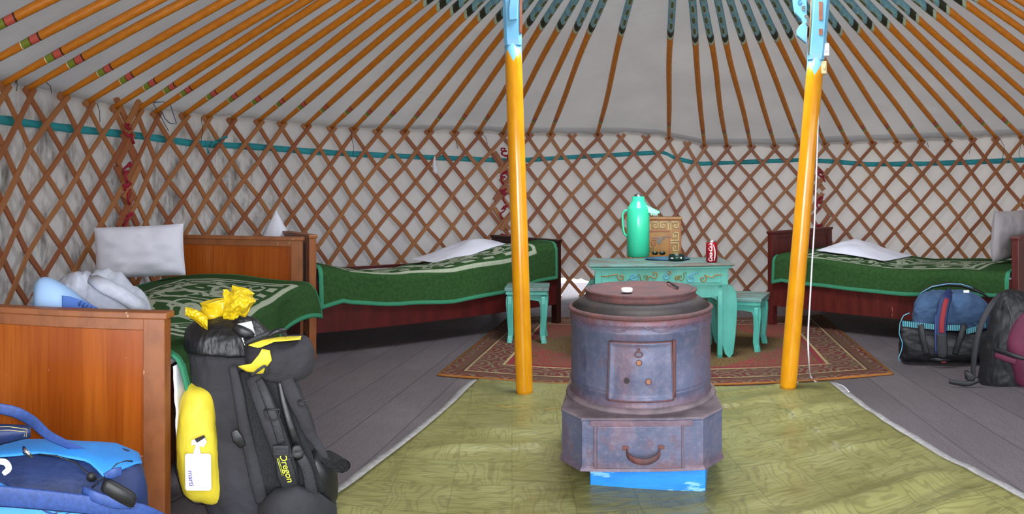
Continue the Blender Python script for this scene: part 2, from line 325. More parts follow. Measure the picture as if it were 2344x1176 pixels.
    M['ground'] = simple('dry_pale_earth', 'c8b8a0', 'b8a890', 3, 1, .4, 20)
    M['copper'] = simple('copper_tinted_soot', '96664a', '7c5444', 60, .7)
    M['straw'] = simple('dry_straw', 'a0803c', None, 4, .8)
RUGW, RUGD = 2.38, 1.80
make_materials()

# ------------------------------------------------------------------ geometry helpers
class MB:
    def __init__(s): s.v = []; s.f = []; s.uv = {}; s.smooth = []
    def add(s, vs, fs, uvs=None, smooth=False):
        o = len(s.v); s.v += [Vector(p) for p in vs]
        for k, f in enumerate(fs):
            if uvs: s.uv[len(s.f)] = uvs[k]
            s.f.append(tuple(i+o for i in f)); s.smooth.append(smooth)
        return s
    def box(s, lo, hi, m=None):
        vs = [Vector((x, y, z)) for z in (lo[2], hi[2]) for y in (lo[1], hi[1]) for x in (lo[0], hi[0])]
        if m is not None: vs = [m @ p for p in vs]
        return s.add(vs, [(0,2,3,1), (4,5,7,6), (0,1,5,4), (2,6,7,3), (0,4,6,2), (1,3,7,5)])
    def grid(s, fn, nu, nv, uvfn=None, closed_u=False, smooth=True):
        vs = [fn(i/nu, j/nv) for j in range(nv+1) for i in range(nu+(0 if closed_u else 1))]
        w = nu if closed_u else nu+1; fs = []; us = []
        for j in range(nv):
            for i in range(nu):
                i2 = (i+1) % w; fs.append((j*w+i, j*w+i2, (j+1)*w+i2, (j+1)*w+i))
                q = [(i/nu, j/nv), ((i+1)/nu, j/nv), ((i+1)/nu, (j+1)/nv), (i/nu, (j+1)/nv)]
                us.append([uvfn(*a) if uvfn else a for a in q])
        return s.add(vs, fs, us, smooth)
    def tube(s, path, r, n=8, cap=True, flat=1.0, up=None, uv=None, smooth=True):
        path = [Vector(p) for p in path]; m = len(path); rs = r if isinstance(r, (list, tuple)) else [r]*m
        ref = Vector(up) if up is not None else None; rings = []; side = None
        for i, p in enumerate(path):
            t = (path[min(i+1, m-1)]-path[max(i-1, 0)]).normalized()
            if ref is not None: a = t.cross(ref)
            elif side is None: a = t.cross(Vector((0,0,1)) if abs(t.z) < .9 else Vector((1,0,0)))
            else: a = side-t*side.dot(t)
            if a.length < 1e-6: a = t.orthogonal()
            a.normalize(); side = a; b = a.cross(t).normalized()
            rings.append([p+a*rs[i]*cos(2*pi*k/n)+b*rs[i]*flat*sin(2*pi*k/n) for k in range(n)])
        vs = [q for R_ in rings for q in R_]; fs = []; us = []
        for i in range(m-1):
            for k in range(n):
                k2 = (k+1) % n; fs.append((i*n+k, i*n+k2, (i+1)*n+k2, (i+1)*n+k))
                if uv: us.append([(k/n, uv[i]), ((k+1)/n, uv[i]), ((k+1)/n, uv[i+1]), (k/n, uv[i+1])])
        if cap:
            fs += [tuple(range(n-1, -1, -1)), tuple((m-1)*n+k for k in range(n))]
            if uv: us += [[(k/n, uv[0]) for k in range(n)], [(k/n, uv[-1]) for k in range(n)]]
        return s.add(vs, fs, us if uv else None, smooth)
    def lathe(s, prof, n=32, c=(0,0,0), smooth=True):
        c = Vector(c); vs = []; fs = []
        for r, z in prof: vs += [c+Vector((r*cos(2*pi*k/n), r*sin(2*pi*k/n), z)) for k in range(n)]
        for i in range(len(prof)-1):
            for k in range(n): k2 = (k+1) % n; fs.append((i*n+k, i*n+k2, (i+1)*n+k2, (i+1)*n+k))
        if prof[0][0] > 1e-5: fs.append(tuple(range(n-1, -1, -1)))
        if prof[-1][0] > 1e-5: fs.append(tuple((len(prof)-1)*n+k for k in range(n)))
        return s.add(vs, fs, None, smooth)
    def prism(s, pts, depth, m):      # outline in local XZ, pushed along local +Y by depth, then m
        n = len(pts); a = [m @ Vector((x, 0, z)) for x, z in pts]; b = [m @ Vector((x, depth, z)) for x, z in pts]
        return s.add(a+b, [tuple(range(n)), tuple(range(2*n-1, n-1, -1))]+[(k, k+n, (k+1) % n+n, (k+1) % n) for k in range(n)])
    def loft(s, secs, n=28, cap=True, wob=0, seed=0):   # secs: (centre, ax, ay, a-vector, b-vector, exponent)
        rings = []
        for j, (c, a, b, A, B, e) in enumerate(secs):
            ring = []
            for k in range(n):
                t = 2*pi*k/n; ct, st = cos(t), sin(t)
                x = abs(ct)**(2/e)*(1 if ct >= 0 else -1); y = abs(st)**(2/e)*(1 if st >= 0 else -1)
                w = 1+wob*nz(ct*2.3+seed, st*2.3, j*.9)
                ring.append(Vector(c)+Vector(A)*a*x*w+Vector(B)*b*y*w)
            rings.append(ring)
        vs = [q for R_ in rings for q in R_]; m = len(rings); fs = []
        for i in range(m-1):
            for k in range(n): k2 = (k+1) % n; fs.append((i*n+k, i*n+k2, (i+1)*n+k2, (i+1)*n+k))
        if cap: fs += [tuple(range(n-1, -1, -1)), tuple((m-1)*n+k for k in range(n))]
        return s.add(vs, fs, None, True)
    def build(s, name, mat, parent=None, bevel=0, sub=0, solid=0, crk=None):
        me = bpy.data.meshes.new(name); me.from_pydata([tuple(v) for v in s.v], [], s.f)
        if s.uv:
            l = me.uv_layers.new(name='UVMap')
            for p in me.polygons:
                u = s.uv.get(p.index)
                if u:
                    for k, li in enumerate(p.loop_indices): l.data[li].uv = u[k]
        for p, sm_ in zip(me.polygons, s.smooth): p.use_smooth = sm_
        me.update()
        bm = bmesh.new(); bm.from_mesh(me); bmesh.ops.recalc_face_normals(bm, faces=bm.faces); bm.to_mesh(me); bm.free()
        me.materials.append(M[mat] if isinstance(mat, str) else mat)
        o = bpy.data.objects.new(name, me); COL.objects.link(o)
        if parent is not None: o.parent = parent
        if bevel: b = o.modifiers.new('bevel', 'BEVEL'); b.width = bevel; b.segments = 2; b.limit_method = 'ANGLE'; b.angle_limit = .6
        if solid: b = o.modifiers.new('solid', 'SOLIDIFY'); b.thickness = solid; b.offset = 0
        if sub: b = o.modifiers.new('sub', 'SUBSURF'); b.levels = sub; b.render_levels = sub
        if crk:
            if not sub: b = o.modifiers.new('sub', 'SUBSURF'); b.levels = 2; b.render_levels = 2
            else: b.levels = 3; b.render_levels = 3
            tx = bpy.data.textures.new(name+'_folds', 'CLOUDS'); tx.noise_scale = crk[1]; tx.noise_depth = 3; tx.noise_basis = 'IMPROVED_PERLIN'; tx.noise_type = 'HARD_NOISE' if len(crk) > 2 else 'SOFT_NOISE'
            d = o.modifiers.new('folds', 'DISPLACE'); d.texture = tx; d.strength = crk[0]; d.mid_level = .5; d.texture_coords = 'LOCAL'
        return o
def tag(o, label=None, cat=None, group=None, kind=None):
    if label: o['label'] = label
    if cat: o['category'] = cat
    if group: o['group'] = group
    if kind: o['kind'] = kind
    return o
def thing(name, loc, rz, label, cat, group=None):
    o = bpy.data.objects.new(name, None); COL.objects.link(o); o.location = loc; o.rotation_euler = (0, 0, rz); o.empty_display_size = .1
    return tag(o, label, cat, group)
class Loc:      # a thing's own frame: x to the right, y away from where the photographer stood, z up
    def __init__(s, px, d): s.px, s.d = px, d; s.rz = -(px-HX)/FPX; s.base = P(px, d, 0)
    def at(s, px, py, dy=0.0):
        a = (px-s.px)/FPX; dd = s.d+dy; return Vector((dd*math.tan(a), dy, HC-(py-HY)*(dd/cos(a))/FPX))
def text(name, body, size, mat, parent, mtx, shear=0, ext=.0006, wrap=None):
    cu = bpy.data.curves.new(name, 'FONT'); cu.body = body; cu.size = size; cu.shear = shear; cu.extrude = ext; cu.offset = .0004 if body.startswith('Coca') else 0
    cu.align_x = 'CENTER'; cu.align_y = 'CENTER'
    t = bpy.data.objects.new(name+'_c', cu); COL.objects.link(t); bpy.context.view_layer.update()
    me = bpy.data.meshes.new_from_object(t.evaluated_get(bpy.context.evaluated_depsgraph_get())); bpy.data.objects.remove(t)
    for v in me.vertices:
        p = v.co.copy(); p = wrap(p) if wrap else mtx @ p; v.co = p
    me.materials.clear(); me.materials.append(M[mat]); me.name = name
    o = bpy.data.objects.new(name, me); COL.objects.link(o); o.parent = parent; return o
def frame(o, x, y):       # matrix from origin and x, y axes
    x = Vector(x).normalized(); y = Vector(y).normalized(); z = x.cross(y)
    return Matrix(((x.x, y.x, z.x, o[0]), (x.y, y.y, z.y, o[1]), (x.z, y.z, z.z, o[2]), (0, 0, 0, 1)))

# ================================================================== THE ROOM
CX, CY, R = .93, 2.97, 3.25
def dwall(px, r=R):       # distance to the round wall in the direction of a column
    a = (px-HX)/FPX; ux, uy = sin(a), cos(a); b = ux*CX+uy*CY
    return b+sqrt(max(0, b*b-(CX*CX+CY*CY-r*r)))
YT = [(-700, -260), (-420, -60), (-210, 90), (-62, 165), (4, 194), (64, 203), (142, 219), (200, 234), (261, 246), (353, 258), (472, 269), (591, 277), (699, 288), (808, 296), (925, 300),
      (1093, 304), (1208, 308), (1420, 309), (1510, 313), (1613, 335), (1774, 334), (1889, 330), (1998, 327), (2172, 321), (2340, 314), (2500, 304), (2725, 270), (3200, 160)]
def ztop(px): return HC-(lin(px, YT)-HY)*dwall(px)/FPX
def wallang(px): p = P(px, dwall(px), 0); return atan2(p.x-CX, p.y-CY)      # angle about the ring's centre from +Y
_tab = [(wallang(px), px) for px in range(-900, 3300, 20)]
def pxang(t): return lin(t, _tab)
def ring(t, r, z): return Vector((CX+r*sin(t), CY+r*cos(t), z))
ZT = lambda t: min(1.66, max(1.42, ztop(pxang(t))))
A0, A1 = wallang(-860), wallang(3250)
# floor, outside ground
MB().box((-3.2, -1.2, -.06), (5.0, 7.2, 0)).build('floor', 'floor')['kind'] = 'structure'
g = MB().grid(lambda u, v: Vector((-30+60*u, -30+60*v, -.07)), 4, 4, smooth=False).build('ground', 'ground'); g['kind'] = 'structure'
# round canvas lining in three lengths; its foot is turned up at the back, behind the table
def wallpiece(name, t0, t1):
    n = int((t1-t0)*90)
    def f(u, v):
        t = t0+(t1-t0)*u; px = pxang(t); zt = ZT(t)+.09; zb = -.02
        lift = sm((px-1085)/40)*(1-sm((px-1352)/26))
        zb = -.02+lift*(.185+.05*nz(px*.07)-.03*sm((px-1300)/60)); z = zb+(zt-zb)*v
        w = .010*nz(t*14, z*1.2)+.006*nz(t*40, z*5)+lift*.05*(1-v)**6
        return ring(t, R+.045+w, z)
    MB().grid(f, n, 26).build(name, 'wall')['kind'] = 'structure'
tA, tB = wallang(560), wallang(1900)
wallpiece('wall_left', A0, tA); wallpiece('wall_back', tA, tB); wallpiece('wall_right', tB, A1)
# roof cone between the wall and the crown
AP = Vector((.76, 3.0, 0)); ZAP = 2.74; TC = .80
def roofpt(t, s, up=0): f = ring(t, R, ZT(t)); a = Vector((AP.x, AP.y, ZAP)); p = f+(a-f)*s; p.z += up; return p
def rf(u, v):
    t = -pi+2*pi*u; s = -.022+(TC+.022)*v
    p = roofpt(t, s, .055+.010*nz(t*9, s*4)+.012*nz(t*3, s*9)-.014*exp(-s*18)*nz(t*30))
    if v < .02: p.z -= .02
    return p
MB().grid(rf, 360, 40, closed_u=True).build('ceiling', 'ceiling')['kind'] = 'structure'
# ------------------------------------------------------------------ lattice
XH = [-210, -135, -62, 4, 64, 142, 200, 261, 312, 353, 419, 472, 529, 591, 644, 699, 757, 808, 864, 925, 981, 1038, 1093, 1150, 1208, 1259, 1310, 1367, 1420, 1480, 1531, 1572, 1613,
      1664, 1719, 1774, 1831, 1889, 1942, 1998, 2055, 2112, 2172, 2227, 2282, 2340, 2397, 2456, 2516, 2580]
TH = [wallang(x) for x in XH]
for k in range(5): TH.insert(0, TH[0]-.070); TH.append(TH[-1]+.068)
NH = len(TH)
def th(u):       # fractional head index -> ring angle
    i = int(math.floor(u)); i = max(0, min(NH-2, i)); return TH[i]+(TH[i+1]-TH[i])*(u-i)
ROW = .134
JN = 11
rr = random.Random(3)
jit = {}
def node(u, j, rad):
    k = (round(u*2), j)
    if k not in jit: jit[k] = (rr.uniform(-.04, .04), rr.uniform(-.004, .004))
    t = th(u+jit[k][0]*.8-.015*j); return ring(t, rad, ZT(t)-.035-ROW*j+jit[k][1])
def lath(pts, nrm_c, w, th_, name, parent):
    mb = MB(); V = []
    dist = 0; us = []
    for i, p in enumerate(pts):
        t = (pts[min(i+1, len(pts)-1)]-pts[max(i-1, 0)]).normalized()
        nn = Vector((nrm_c.x-p.x, nrm_c.y-p.y, 0)).normalized(); s = t.cross(nn).normalized()
        if i: dist += (p-pts[i-1]).length
        us.append(dist); h = w/2; k = th_/2
        V += [p+s*h-nn*k, p+s*(h-.002)+nn*k, p-s*(h-.002)+nn*k, p-s*h-nn*k]
    F_ = []; U = []; off = rr.random()*10
    for i in range(len(pts)-1):
        for k in range(4):
            k2 = (k+1) % 4; F_.append((i*4+k, i*4+k2, i*4+4+k2, i*4+4+k))
            U.append([(us[i]+off, k*.25), (us[i]+off, k*.25+.25), (us[i+1]+off, k*.25+.25), (us[i+1]+off, k*.25)])
    F_ += [(0, 3, 2, 1)]; U += [[(0, 0)]*4]; e = (len(pts)-1)*4; F_ += [(e, e+1, e+2, e+3)]; U += [[(0, 0)]*4]
    mb.add(V, F_, U); return mb.build(name, 'lath', parent)
CEN = Vector((CX, CY, 0))
JU = [12.55, 28.2, 41.75]      # head index where lattice lengths meet (x about 290, 1140, 1880)
PL = ['brown wooden lattice length at the far left, beside the stained canvas', 'brown wooden lattice length between the left red tied joint and the joint behind the left yellow post',
      'brown wooden lattice length behind the turquoise table, between the two yellow posts', 'brown wooden lattice length on the right, behind the bed with the denim topped bag']
edges = [-1]+JU+[NH]
def clippath(u0, sgn, lo, hi, rad):
    pts = []; js = []
    for j in range(JN+1):
        u = u0+sgn*j*.5
        if lo-.3 <= u <= hi+.3 and 0 <= u <= NH-1: pts.append(node(u, j, rad)); js.append(j)
    return pts, js
panels = []
for k in range(4):
    lo, hi = edges[k], edges[k+1]
    mid = th((max(lo, 0)+min(hi, NH-1))/2); e = thing('lattice_wall', ring(mid, R-.03, 0), 0, PL[k], 'lattice', 'khana lattice lengths round the wall'); e['group'] = 'lattice lengths round the wall'
    inv = Matrix.Translation(-Vector(e.location)); panels.append(e)
    rad = R-.012-(.0 if k % 2 else .0)
    for sgn, off in ((1, 0.0), (-1, -.014)):
        for i in range(-JN, NH+JN):
            pts, js = clippath(i, sgn, lo, hi, rad+off)
            if len(pts) < 2: continue
            d0 = (pts[0]-pts[1]); d1 = (pts[-1]-pts[-2]); ext = .055 if js[0] == 0 else rr.uniform(.03, .05)
            pts = [pts[0]+d0*(ext/d0.length)]+pts+[pts[-1]+d1*(.035/d1.length)]
            pts = [inv @ p for p in pts]
            lath(pts, inv @ CEN, .034+rr.uniform(-.003, .003), .011, 'lath', e)
# joints: short doubled laths and red cord
def joint(u, ys, desc):
    px = pxang(th(u))
    for n_, y in enumerate(ys):
        d = dwall(px)-.05; c = PZ(px, y, d); tn = Vector((cos(th(u)), -sin(th(u)), 0)); up = Vector((0, 0, 1)); inn = (CEN-Vector((c.x, c.y, 0))).normalized()
        path = []
        for k in range(26):
            a = k/25*4.3*pi; path.append(c+tn*(.024*cos(a+n_)+.035*(k/25-.5)*(-1)**n_)+up*(.011*sin(a+n_*1.7)-.05*(k/25-.5)+.008*sin(a*.37))+inn*(.012+.012*sin(a*.5)))
        path += [path[-1]+up*-.03, path[-1]+tn*.02+up*-.06]
        o = MB().tube(path, [.0095*(1+.25*sin(q_*1.9)) for q_ in range(len(path))], 7, flat=.7).build('cord_tie', 'redcord')
        tag(o, '%s red cord tie on the joint %s' % (['highest', 'second highest', 'third from top', 'fourth from top', 'fifth from top'][n_], desc), 'cord', 'red cord ties at the joint '+desc)
def jlaths(u, ys, panel, s0=1):
    px = pxang(th(u)); s = s0
    for y in ys:
        d = dwall(px)-.032; c = PZ(px, y, d); tn = Vector((cos(th(u)), -sin(th(u)), 0)); inn = (CEN-Vector((c.x, c.y, 0))).normalized()
        for q in (1, -1):
            dr = (tn*.72*q+Vector((0, 0, 1))).normalized(); cc = c+tn*.03*q*s+inn*(.010*q+.004)
            pts = [cc-dr*.13, cc, cc+dr*(.12)]
            pts = [p-Vector(panel.location) for p in pts]; lath(pts, CEN-Vector(panel.location), .044, .014, 'joint_lath', panel)
        s = -s
joint(JU[0], (297, 385, 430, 500), 'left of the near pillow'); jlaths(JU[0]+.05, (262, 340, 415, 480), panels[0])
joint(JU[1]-.15, (348, 400, 440, 478, 545), 'left of the left yellow post'); jlaths(JU[1]-.1, (372, 432, 500, 560), panels[1])
joint(JU[2]+.05, (396, 458, 520), 'right of the right yellow post'); jlaths(JU[2], (410, 465, 515), panels[2])
# ------------------------------------------------------------------ rafters
ORD = ['first', 'second', 'third', 'fourth', 'fifth', 'sixth', 'seventh', 'eighth', 'ninth', 'tenth', 'eleventh', 'twelfth', 'thirteenth', 'fourteenth', 'fifteenth', 'sixteenth', 'seventeenth', 'eighteenth',
       'nineteenth', 'twentieth', 'twenty first', 'twenty second', 'twenty third', 'twenty fourth', 'twenty fifth', 'twenty sixth', 'twenty seventh', 'twenty eighth', 'twenty ninth', 'thirtieth']
skip = {1310, 1420, 1480, 1572}
OFF = 5
def rafter(t):
    foot = roofpt(t, -.008, .0); base = Vector((foot.x, foot.y, foot.z)); top = roofpt(t, TC, .0); path = []; rs = []; uv = []
    w1, w2 = rr.uniform(-.012, .012), rr.uniform(-.012, .012); NN = 22
    for k in range(NN+1):
        s = -.008+(TC+.008)*k/NN; p = roofpt(t, s)
        p += Vector((cos(t), -sin(t), 0))*(w1*sin(s*5+1)+w2*sin(s*11))*sin(min(1, s*1.25)*pi)
        path.append(p-base); uv.append(s); rs.append((.0165+.0055*sm(s/.15)+.004*sm((s-.46)/.04)))
    mb = MB().tube(path, rs, 10, uv=uv)
    o = mb.build('roof_pole', 'rafter'); o.location = base; return o
feet = []
for i in range(NH):
    x = XH[i-OFF] if 0 <= i-OFF < len(XH) else None
    if x in skip: continue
    feet.append((TH[i], pxang(TH[i])))
LP_, RP_ = 1186, 1838
lf = sorted([f for f in feet if f[1] < LP_], key=lambda f: -f[1]); mf = sorted([f for f in feet if LP_ <= f[1] <= RP_], key=lambda f: f[1]); rt = sorted([f for f in feet if f[1] > RP_], key=lambda f: f[1])
for k, (t, x) in enumerate(lf): tag(rafter(t), 'orange roof pole, %s leftwards of the left yellow post at the lattice' % ORD[k], 'roof pole', 'orange roof poles left of the left post')
for k, (t, x) in enumerate(mf): tag(rafter(t), 'blue ended roof pole, %s from left of those between the yellow posts' % ORD[k], 'roof pole', 'orange roof poles between the posts')
for k, (t, x) in enumerate(rt): tag(rafter(t), 'orange roof pole, %s rightwards of the right yellow post at the lattice' % ORD[k], 'roof pole', 'orange roof poles right of the right post')
# crown ring the posts carry
cr = thing('crown_ring', (AP.x, AP.y, 2.42), 0, 'round blue wooden crown ring at the top of the roof above the two posts', 'crown ring')
MB().tube([(.66*cos(a*pi/24), .66*sin(a*pi/24), 0) for a in range(49)], .055, 10, cap=False).build('rim', 'post_blue', cr)
for a in (0, pi/2):
    MB().tube([(.66*cos(a)*s, .66*sin(a)*s, .14*(1-s*s)) for s in [x/8-1 for x in range(17)]], .03, 8).build('spoke', 'post_blue', cr)
# ------------------------------------------------------------------ belt on the canvas
def beltd(px): return dwall(px, R+.026)
BY = [(-200, 240), (0, 274), (150, 293), (330, 312), (440, 328), (600, 337), (700, 346), (800, 352), (980, 360), (1150, 367), (1210, 366), (1300, 360), (1450, 352), (1520, 348), (1545, 362), (1600, 375), (1700, 371), (1830, 366), (1900, 369), (1980, 376), (2100, 375), (2200, 372), (2344, 366), (2600, 352)]
bt = thing('wall_belt', PZ(1300, 366, beltd(1300)), 0, 'teal cloth belt tied round the canvas behind the lattice near its top', 'belt'); bl = Vector(bt.location)
def bf(u, v):
    px = -200+2800*u; wpx = lin(px, [(0, 20), (400, 15), (800, 13), (1200, 10), (1600, 9), (2344, 12)]); y = lin(px, BY)+(v-.5)*wpx*(1+.25*nz(px*.02))
    return PZ(px, y, beltd(px)+.004*nz(px*.03, v))-bl
MB().grid(bf, 240, 2).build('belt', 'belt', bt, solid=.002)
kn = MB()
for (x0, y0, x1, y1, w) in ((445, 318, 452, 345, 9), (470, 322, 478, 352, 8), (484, 338, 495, 322, 11), (500, 322, 520, 312, 12), (505, 325, 480, 330, 9)):
    d = beltd(480)-.02; a, b = PZ(x0, y0, d)-bl, PZ(x1, y1, d-.01)-bl; r_ = w*.5*d/FPX
    kn.tube([a, (a+b)/2+Vector((0, -.01, 0)), b], [r_, r_*.7, r_*1.1], 8, flat=.4)
kn.build('knot', 'belt', bt)
# ------------------------------------------------------------------ loose strings
def string(pts, d_off, mat, label, r=.0022):
    p0 = pts[0]; base = PZ(p0[0], p0[1], dwall(p0[0])-d_off)
    path = [PZ(x, y, dwall(x)-d_off-.01*nz(x*.1, y*.1))-base for x, y in pts]
    q = []
    for a, b in zip(path, path[1:]): q += [a, a*.5+b*.5]
    o = MB().tube(q+[path[-1]], r, 5).build('string', mat); o.location = base; tag(o, label, 'string', 'strings hanging from the lattice')
string([(378, 190), (377, 215), (365, 228), (350, 236), (372, 232), (390, 240), (404, 283), (390, 283), (378, 272), (368, 250)], .06, 'bluestring', 'blue string looped from a roof pole by the left of the lattice', .003)
string([(350, 236), (370, 270), (386, 300)], .05, 'thread', 'dark string hanging beside the looped blue string')
string([(36, 170), (41, 182), (36, 190), (32, 178), (40, 192), (38, 208)], .05, 'thread', 'curled dark thread at the far left lattice head')
string([(102, 185), (116, 198), (118, 215)], .05, 'thread', 'dark thread hanging at the second lattice head from the left edge')
string([(222, 235), (228, 255), (229, 280)], .05, 'thread', 'dark thread hanging above the left red cord tie')
string([(461, 270), (464, 300), (460, 325)], .05, 'thread', 'dark thread hanging over the knot of the teal belt')
string([(803, 296), (806, 320), (810, 338), (808, 357)], .05, 'thread', 'long dark thread hanging over the teal belt left of the left post')
string([(1102, 304), (1112, 315), (1116, 330)], .05, 'thread', 'dark thread just left of the left yellow post')
string([(1045, 322), (1047, 340)], .05, 'thread', 'very short dark thread on the canvas left of the left post')
string([(2290, 318), (2299, 335), (2296, 355), (2294, 372)], .05, 'thread', 'doubled dark thread hanging over the belt near the right edge')
string([(2338, 330), (2332, 350), (2336, 362)], .05, 'thread', 'dark thread at the right edge of the lattice')
string([(2122, 325), (2126, 338)], .05, 'thread', 'short dark thread under a roof pole on the right')
string([(2224, 330), (2218, 352)], .05, 'thread', 'slanting dark thread right of the middle of the right lattice')
o = MB().loft([(PZ(995, 357, 5.55), .005, .005, (1,0,0), (0,1,0), 2), (PZ(994, 375, 5.55), .014, .012, (1,0,0), (0,1,0), 2), (PZ(997, 392, 5.55), .022, .015, (1,0,0), (0,1,0), 2), (PZ(998, 398, 5.55), .006, .005, (1,0,0), (0,1,0), 2)], 12, wob=.4).build('cloth_scrap', 'white_cloth')
tag(o, 'tiny white cloth scrap poking through the lattice under the teal belt', 'cloth')
# ------------------------------------------------------------------ centre posts
def post(xb, yb, xt0, tilt_px, rbase, label, blue_y, kind):
    L = Loc(xb, dfl(yb)); root = thing('centre_post', L.base, L.rz, label, 'post', 'yellow centre posts')
    h = 2.42
    z0 = HC+HY*L.d/FPX                                     # height seen at the top edge of the picture
    lean = (xt0-xb)/FPX*L.d/z0
    zb = HC-(blue_y-HY)*L.d/FPX
    ax = lambda z: Vector((lean*z, 0, z))
    zs = [.012, .03]+[.05+(zb+.07-.05)*k/14 for k in range(15)]
    body = MB().tube([ax(z) for z in zs], [rbase*(.94+.06*sm(z/.1))*(1-.015*z) for z in zs], 28, up=(0,1,0), uv=[z-zb for z in zs])
    body.build('shaft', 'post', root)
    return L, root, ax, zb, h, lean
L, root, ax, zb, h, lean = post(1201, 906, 1171, 0, .0415, 'yellow painted centre post left of the stove with a light blue top', 128, 0)
w = .0425
def headpost(root, ax, zb, h, w, vtip, side):
    mb = MB(); a, b = ax(zb-.01), ax(h-.02)
    def col(z, x0, x1, y0, y1): c = ax(z); return [c+Vector((x, y, 0)) for x, y in ((x0, y0), (x1, y0), (x1, y1), (x0, y1))]
    c = w*.35; 
    def octa(z, s=1): cc = ax(z); return [cc+Vector((x*s, y*s, 0)) for x, y in ((-w, -w+c), (-w+c, -w), (w-c, -w), (w, -w+c), (w, w-c), (w-c, w), (-w+c, w), (-w, w-c))]
    zsx = [zb+.045, zb+.07, zb+.3, h-.02]; V = []
    for z in zsx: V += octa(z, 1 if z > zb+.05 else .93)
    F_ = [tuple(range(7, -1, -1)), tuple(24+k for k in range(8))]+[(i*8+k, i*8+(k+1) % 8, i*8+8+(k+1) % 8, i*8+8+k) for i in range(3) for k in range(8)]
    mb.add(V, F_); mb.build('squared_head', 'post_blue', root)
headpost(root, ax, zb, h, w, .06, 1)
# flaked corner, little block near the top
MB().box((w-.013, -w-.001, zb+.10), (w-.001, w*.2, 1.9), Matrix.Translation(Vector((lean*zb, 0, 0)))).build('flaked_corner', 'post_bare', root)
MB().prism([(-.012, 0), (.026, .004), (.03, .05), (.035, .12), (-.005, .12), (-.014, .05)], .022, Matrix.Translation(L.at(1171, 46, -.0625)-Vector((0, 0, .0)))).build('carved_block', 'post_blue', root, bevel=.004)
rootL, LL = root, L
L, root, ax, zb, h, lean = post(1803, 894, 1879, 0, .0425, 'yellow painted centre post right of the stove with light switches and a carved blue bracket', 160, 1)
w = .0430; headpost(root, ax, zb, h, w, .05, 1)
# carved bracket on its left
def P2(px, py, dy=0): return L.at(px, py, dy)
out = [(1846, -60), (1812, -60), (1815, 8), (1819, 28), (1835, 44), (1838, 52), (1830, 58), (1823, 70), (1824, 80), (1838, 92), (1848, 100)]
pts = [P2(x, y, -.02) for x, y in out]
MB().prism([(p.x, p.z) for p in pts], .035, Matrix.Translation((0, -.018, 0))).build('carved_bracket', 'post_blue', root, bevel=.003)
def spiral(mb, c, r, turns, rad, start=0, sx=1, m=None, flat=.5, tail=None, n=22):
    path = []
    for k in range(n+1):
        s = k/n; a = start+turns*2*pi*s*sx; q = Vector((c[0]+r*(1-s*.88)*cos(a), 0, c[1]+r*(1-s*.88)*sin(a)))
        path.append(m @ q if m is not None else q)
    if tail: path = [m @ Vector((x, 0, z)) if m is not None else Vector((x, 0, z)) for x, z in tail]+path
    mb.tube(path, [rad*(1-.4*abs(k/(len(path)-1)-.4)) for k in range(len(path))], 6, flat=flat)
sc = MB(); sb = MB()
sc = MB(); q = P2(1840, 17, -.04); spiral(sc, (q.x, q.z), .014, 1.3, .0032, 1, 1, Matrix.Translation((0, -.021, 0))); sc.build('scroll', 'gilt', root)
sc = MB(); q = P2(1845, 34, -.04); spiral(sc, (q.x, q.z), .010, 1.2, .0028, 0, -1, Matrix.Translation((0, -.021, 0))); sc.build('scroll', 'gilt', root)
sc = MB(); q = P2(1846, 52, -.04); spiral(sc, (q.x, q.z), .006, 1.0, .0026, 0, 1, Matrix.Translation((0, -.021, 0))); sc.build('scroll', 'gilt', root)
q = P2(1829, 2, -.04); spiral(sb, (q.x, q.z), .015, 1.2, .0035, 2, -1, Matrix.Translation((0, -.021, 0)))
pass; sb.build('blue_scroll', 'blueline', root)
# ochre corner stripe and dark leaf panel on the post's left facet, worn strip on the front
MB().tube([P2(1858, -20, -.036), P2(1855, 60, -.036), P2(1851, 125, -.036)], .0035, 6).build('edge_stripe', 'gilt', root)
lf_ = MB().tube([P2(1848, 60, -.036), P2(1846, 100, -.036), P2(1843, 128, -.036)], [.003, .006, .001], 6, flat=.4); lf_.build('leaf_panel', 'greyline', root)
wr = MB()
for a, b in ((4, 46), (66, 80)):
    p, q_ = P2(1876, b, -w-.003), P2(1883, a, -w-.003); wr.box((p.x-.003, -w-.0035, p.z), (q_.x, -w+.002, q_.z))
wr.build('bare_patch', 'post_bare', root)
rootR, LR = root, L
# switches
def plate(px0, py0, px1, py1, mat, label):
    c = LR.at((px0+px1)/2, py1, -.01); k = thing('light_switch', LR.base+Matrix.Rotation(LR.rz, 3, 'Z') @ c, LR.rz, label, 'switch', 'switches on the right post')
    wd_ = (px1-px0)/FPX*LR.d/2; hh = (py1-py0)/FPX*LR.d
    MB().box((-wd_, -.024, 0), (wd_, .012, hh)).build('housing', mat, k, bevel=.004); MB().box((-wd_*.35, -.029, hh*.35), (wd_*.45, -.022, hh*.65)).build('rocker', mat, k, bevel=.002)
plate(1882, 101, 1898, 130, 'white', 'white square light switch, upper one on the right post'); plate(1879, 141, 1892, 171, 'cream', 'cream light switch below the white one on the right post')
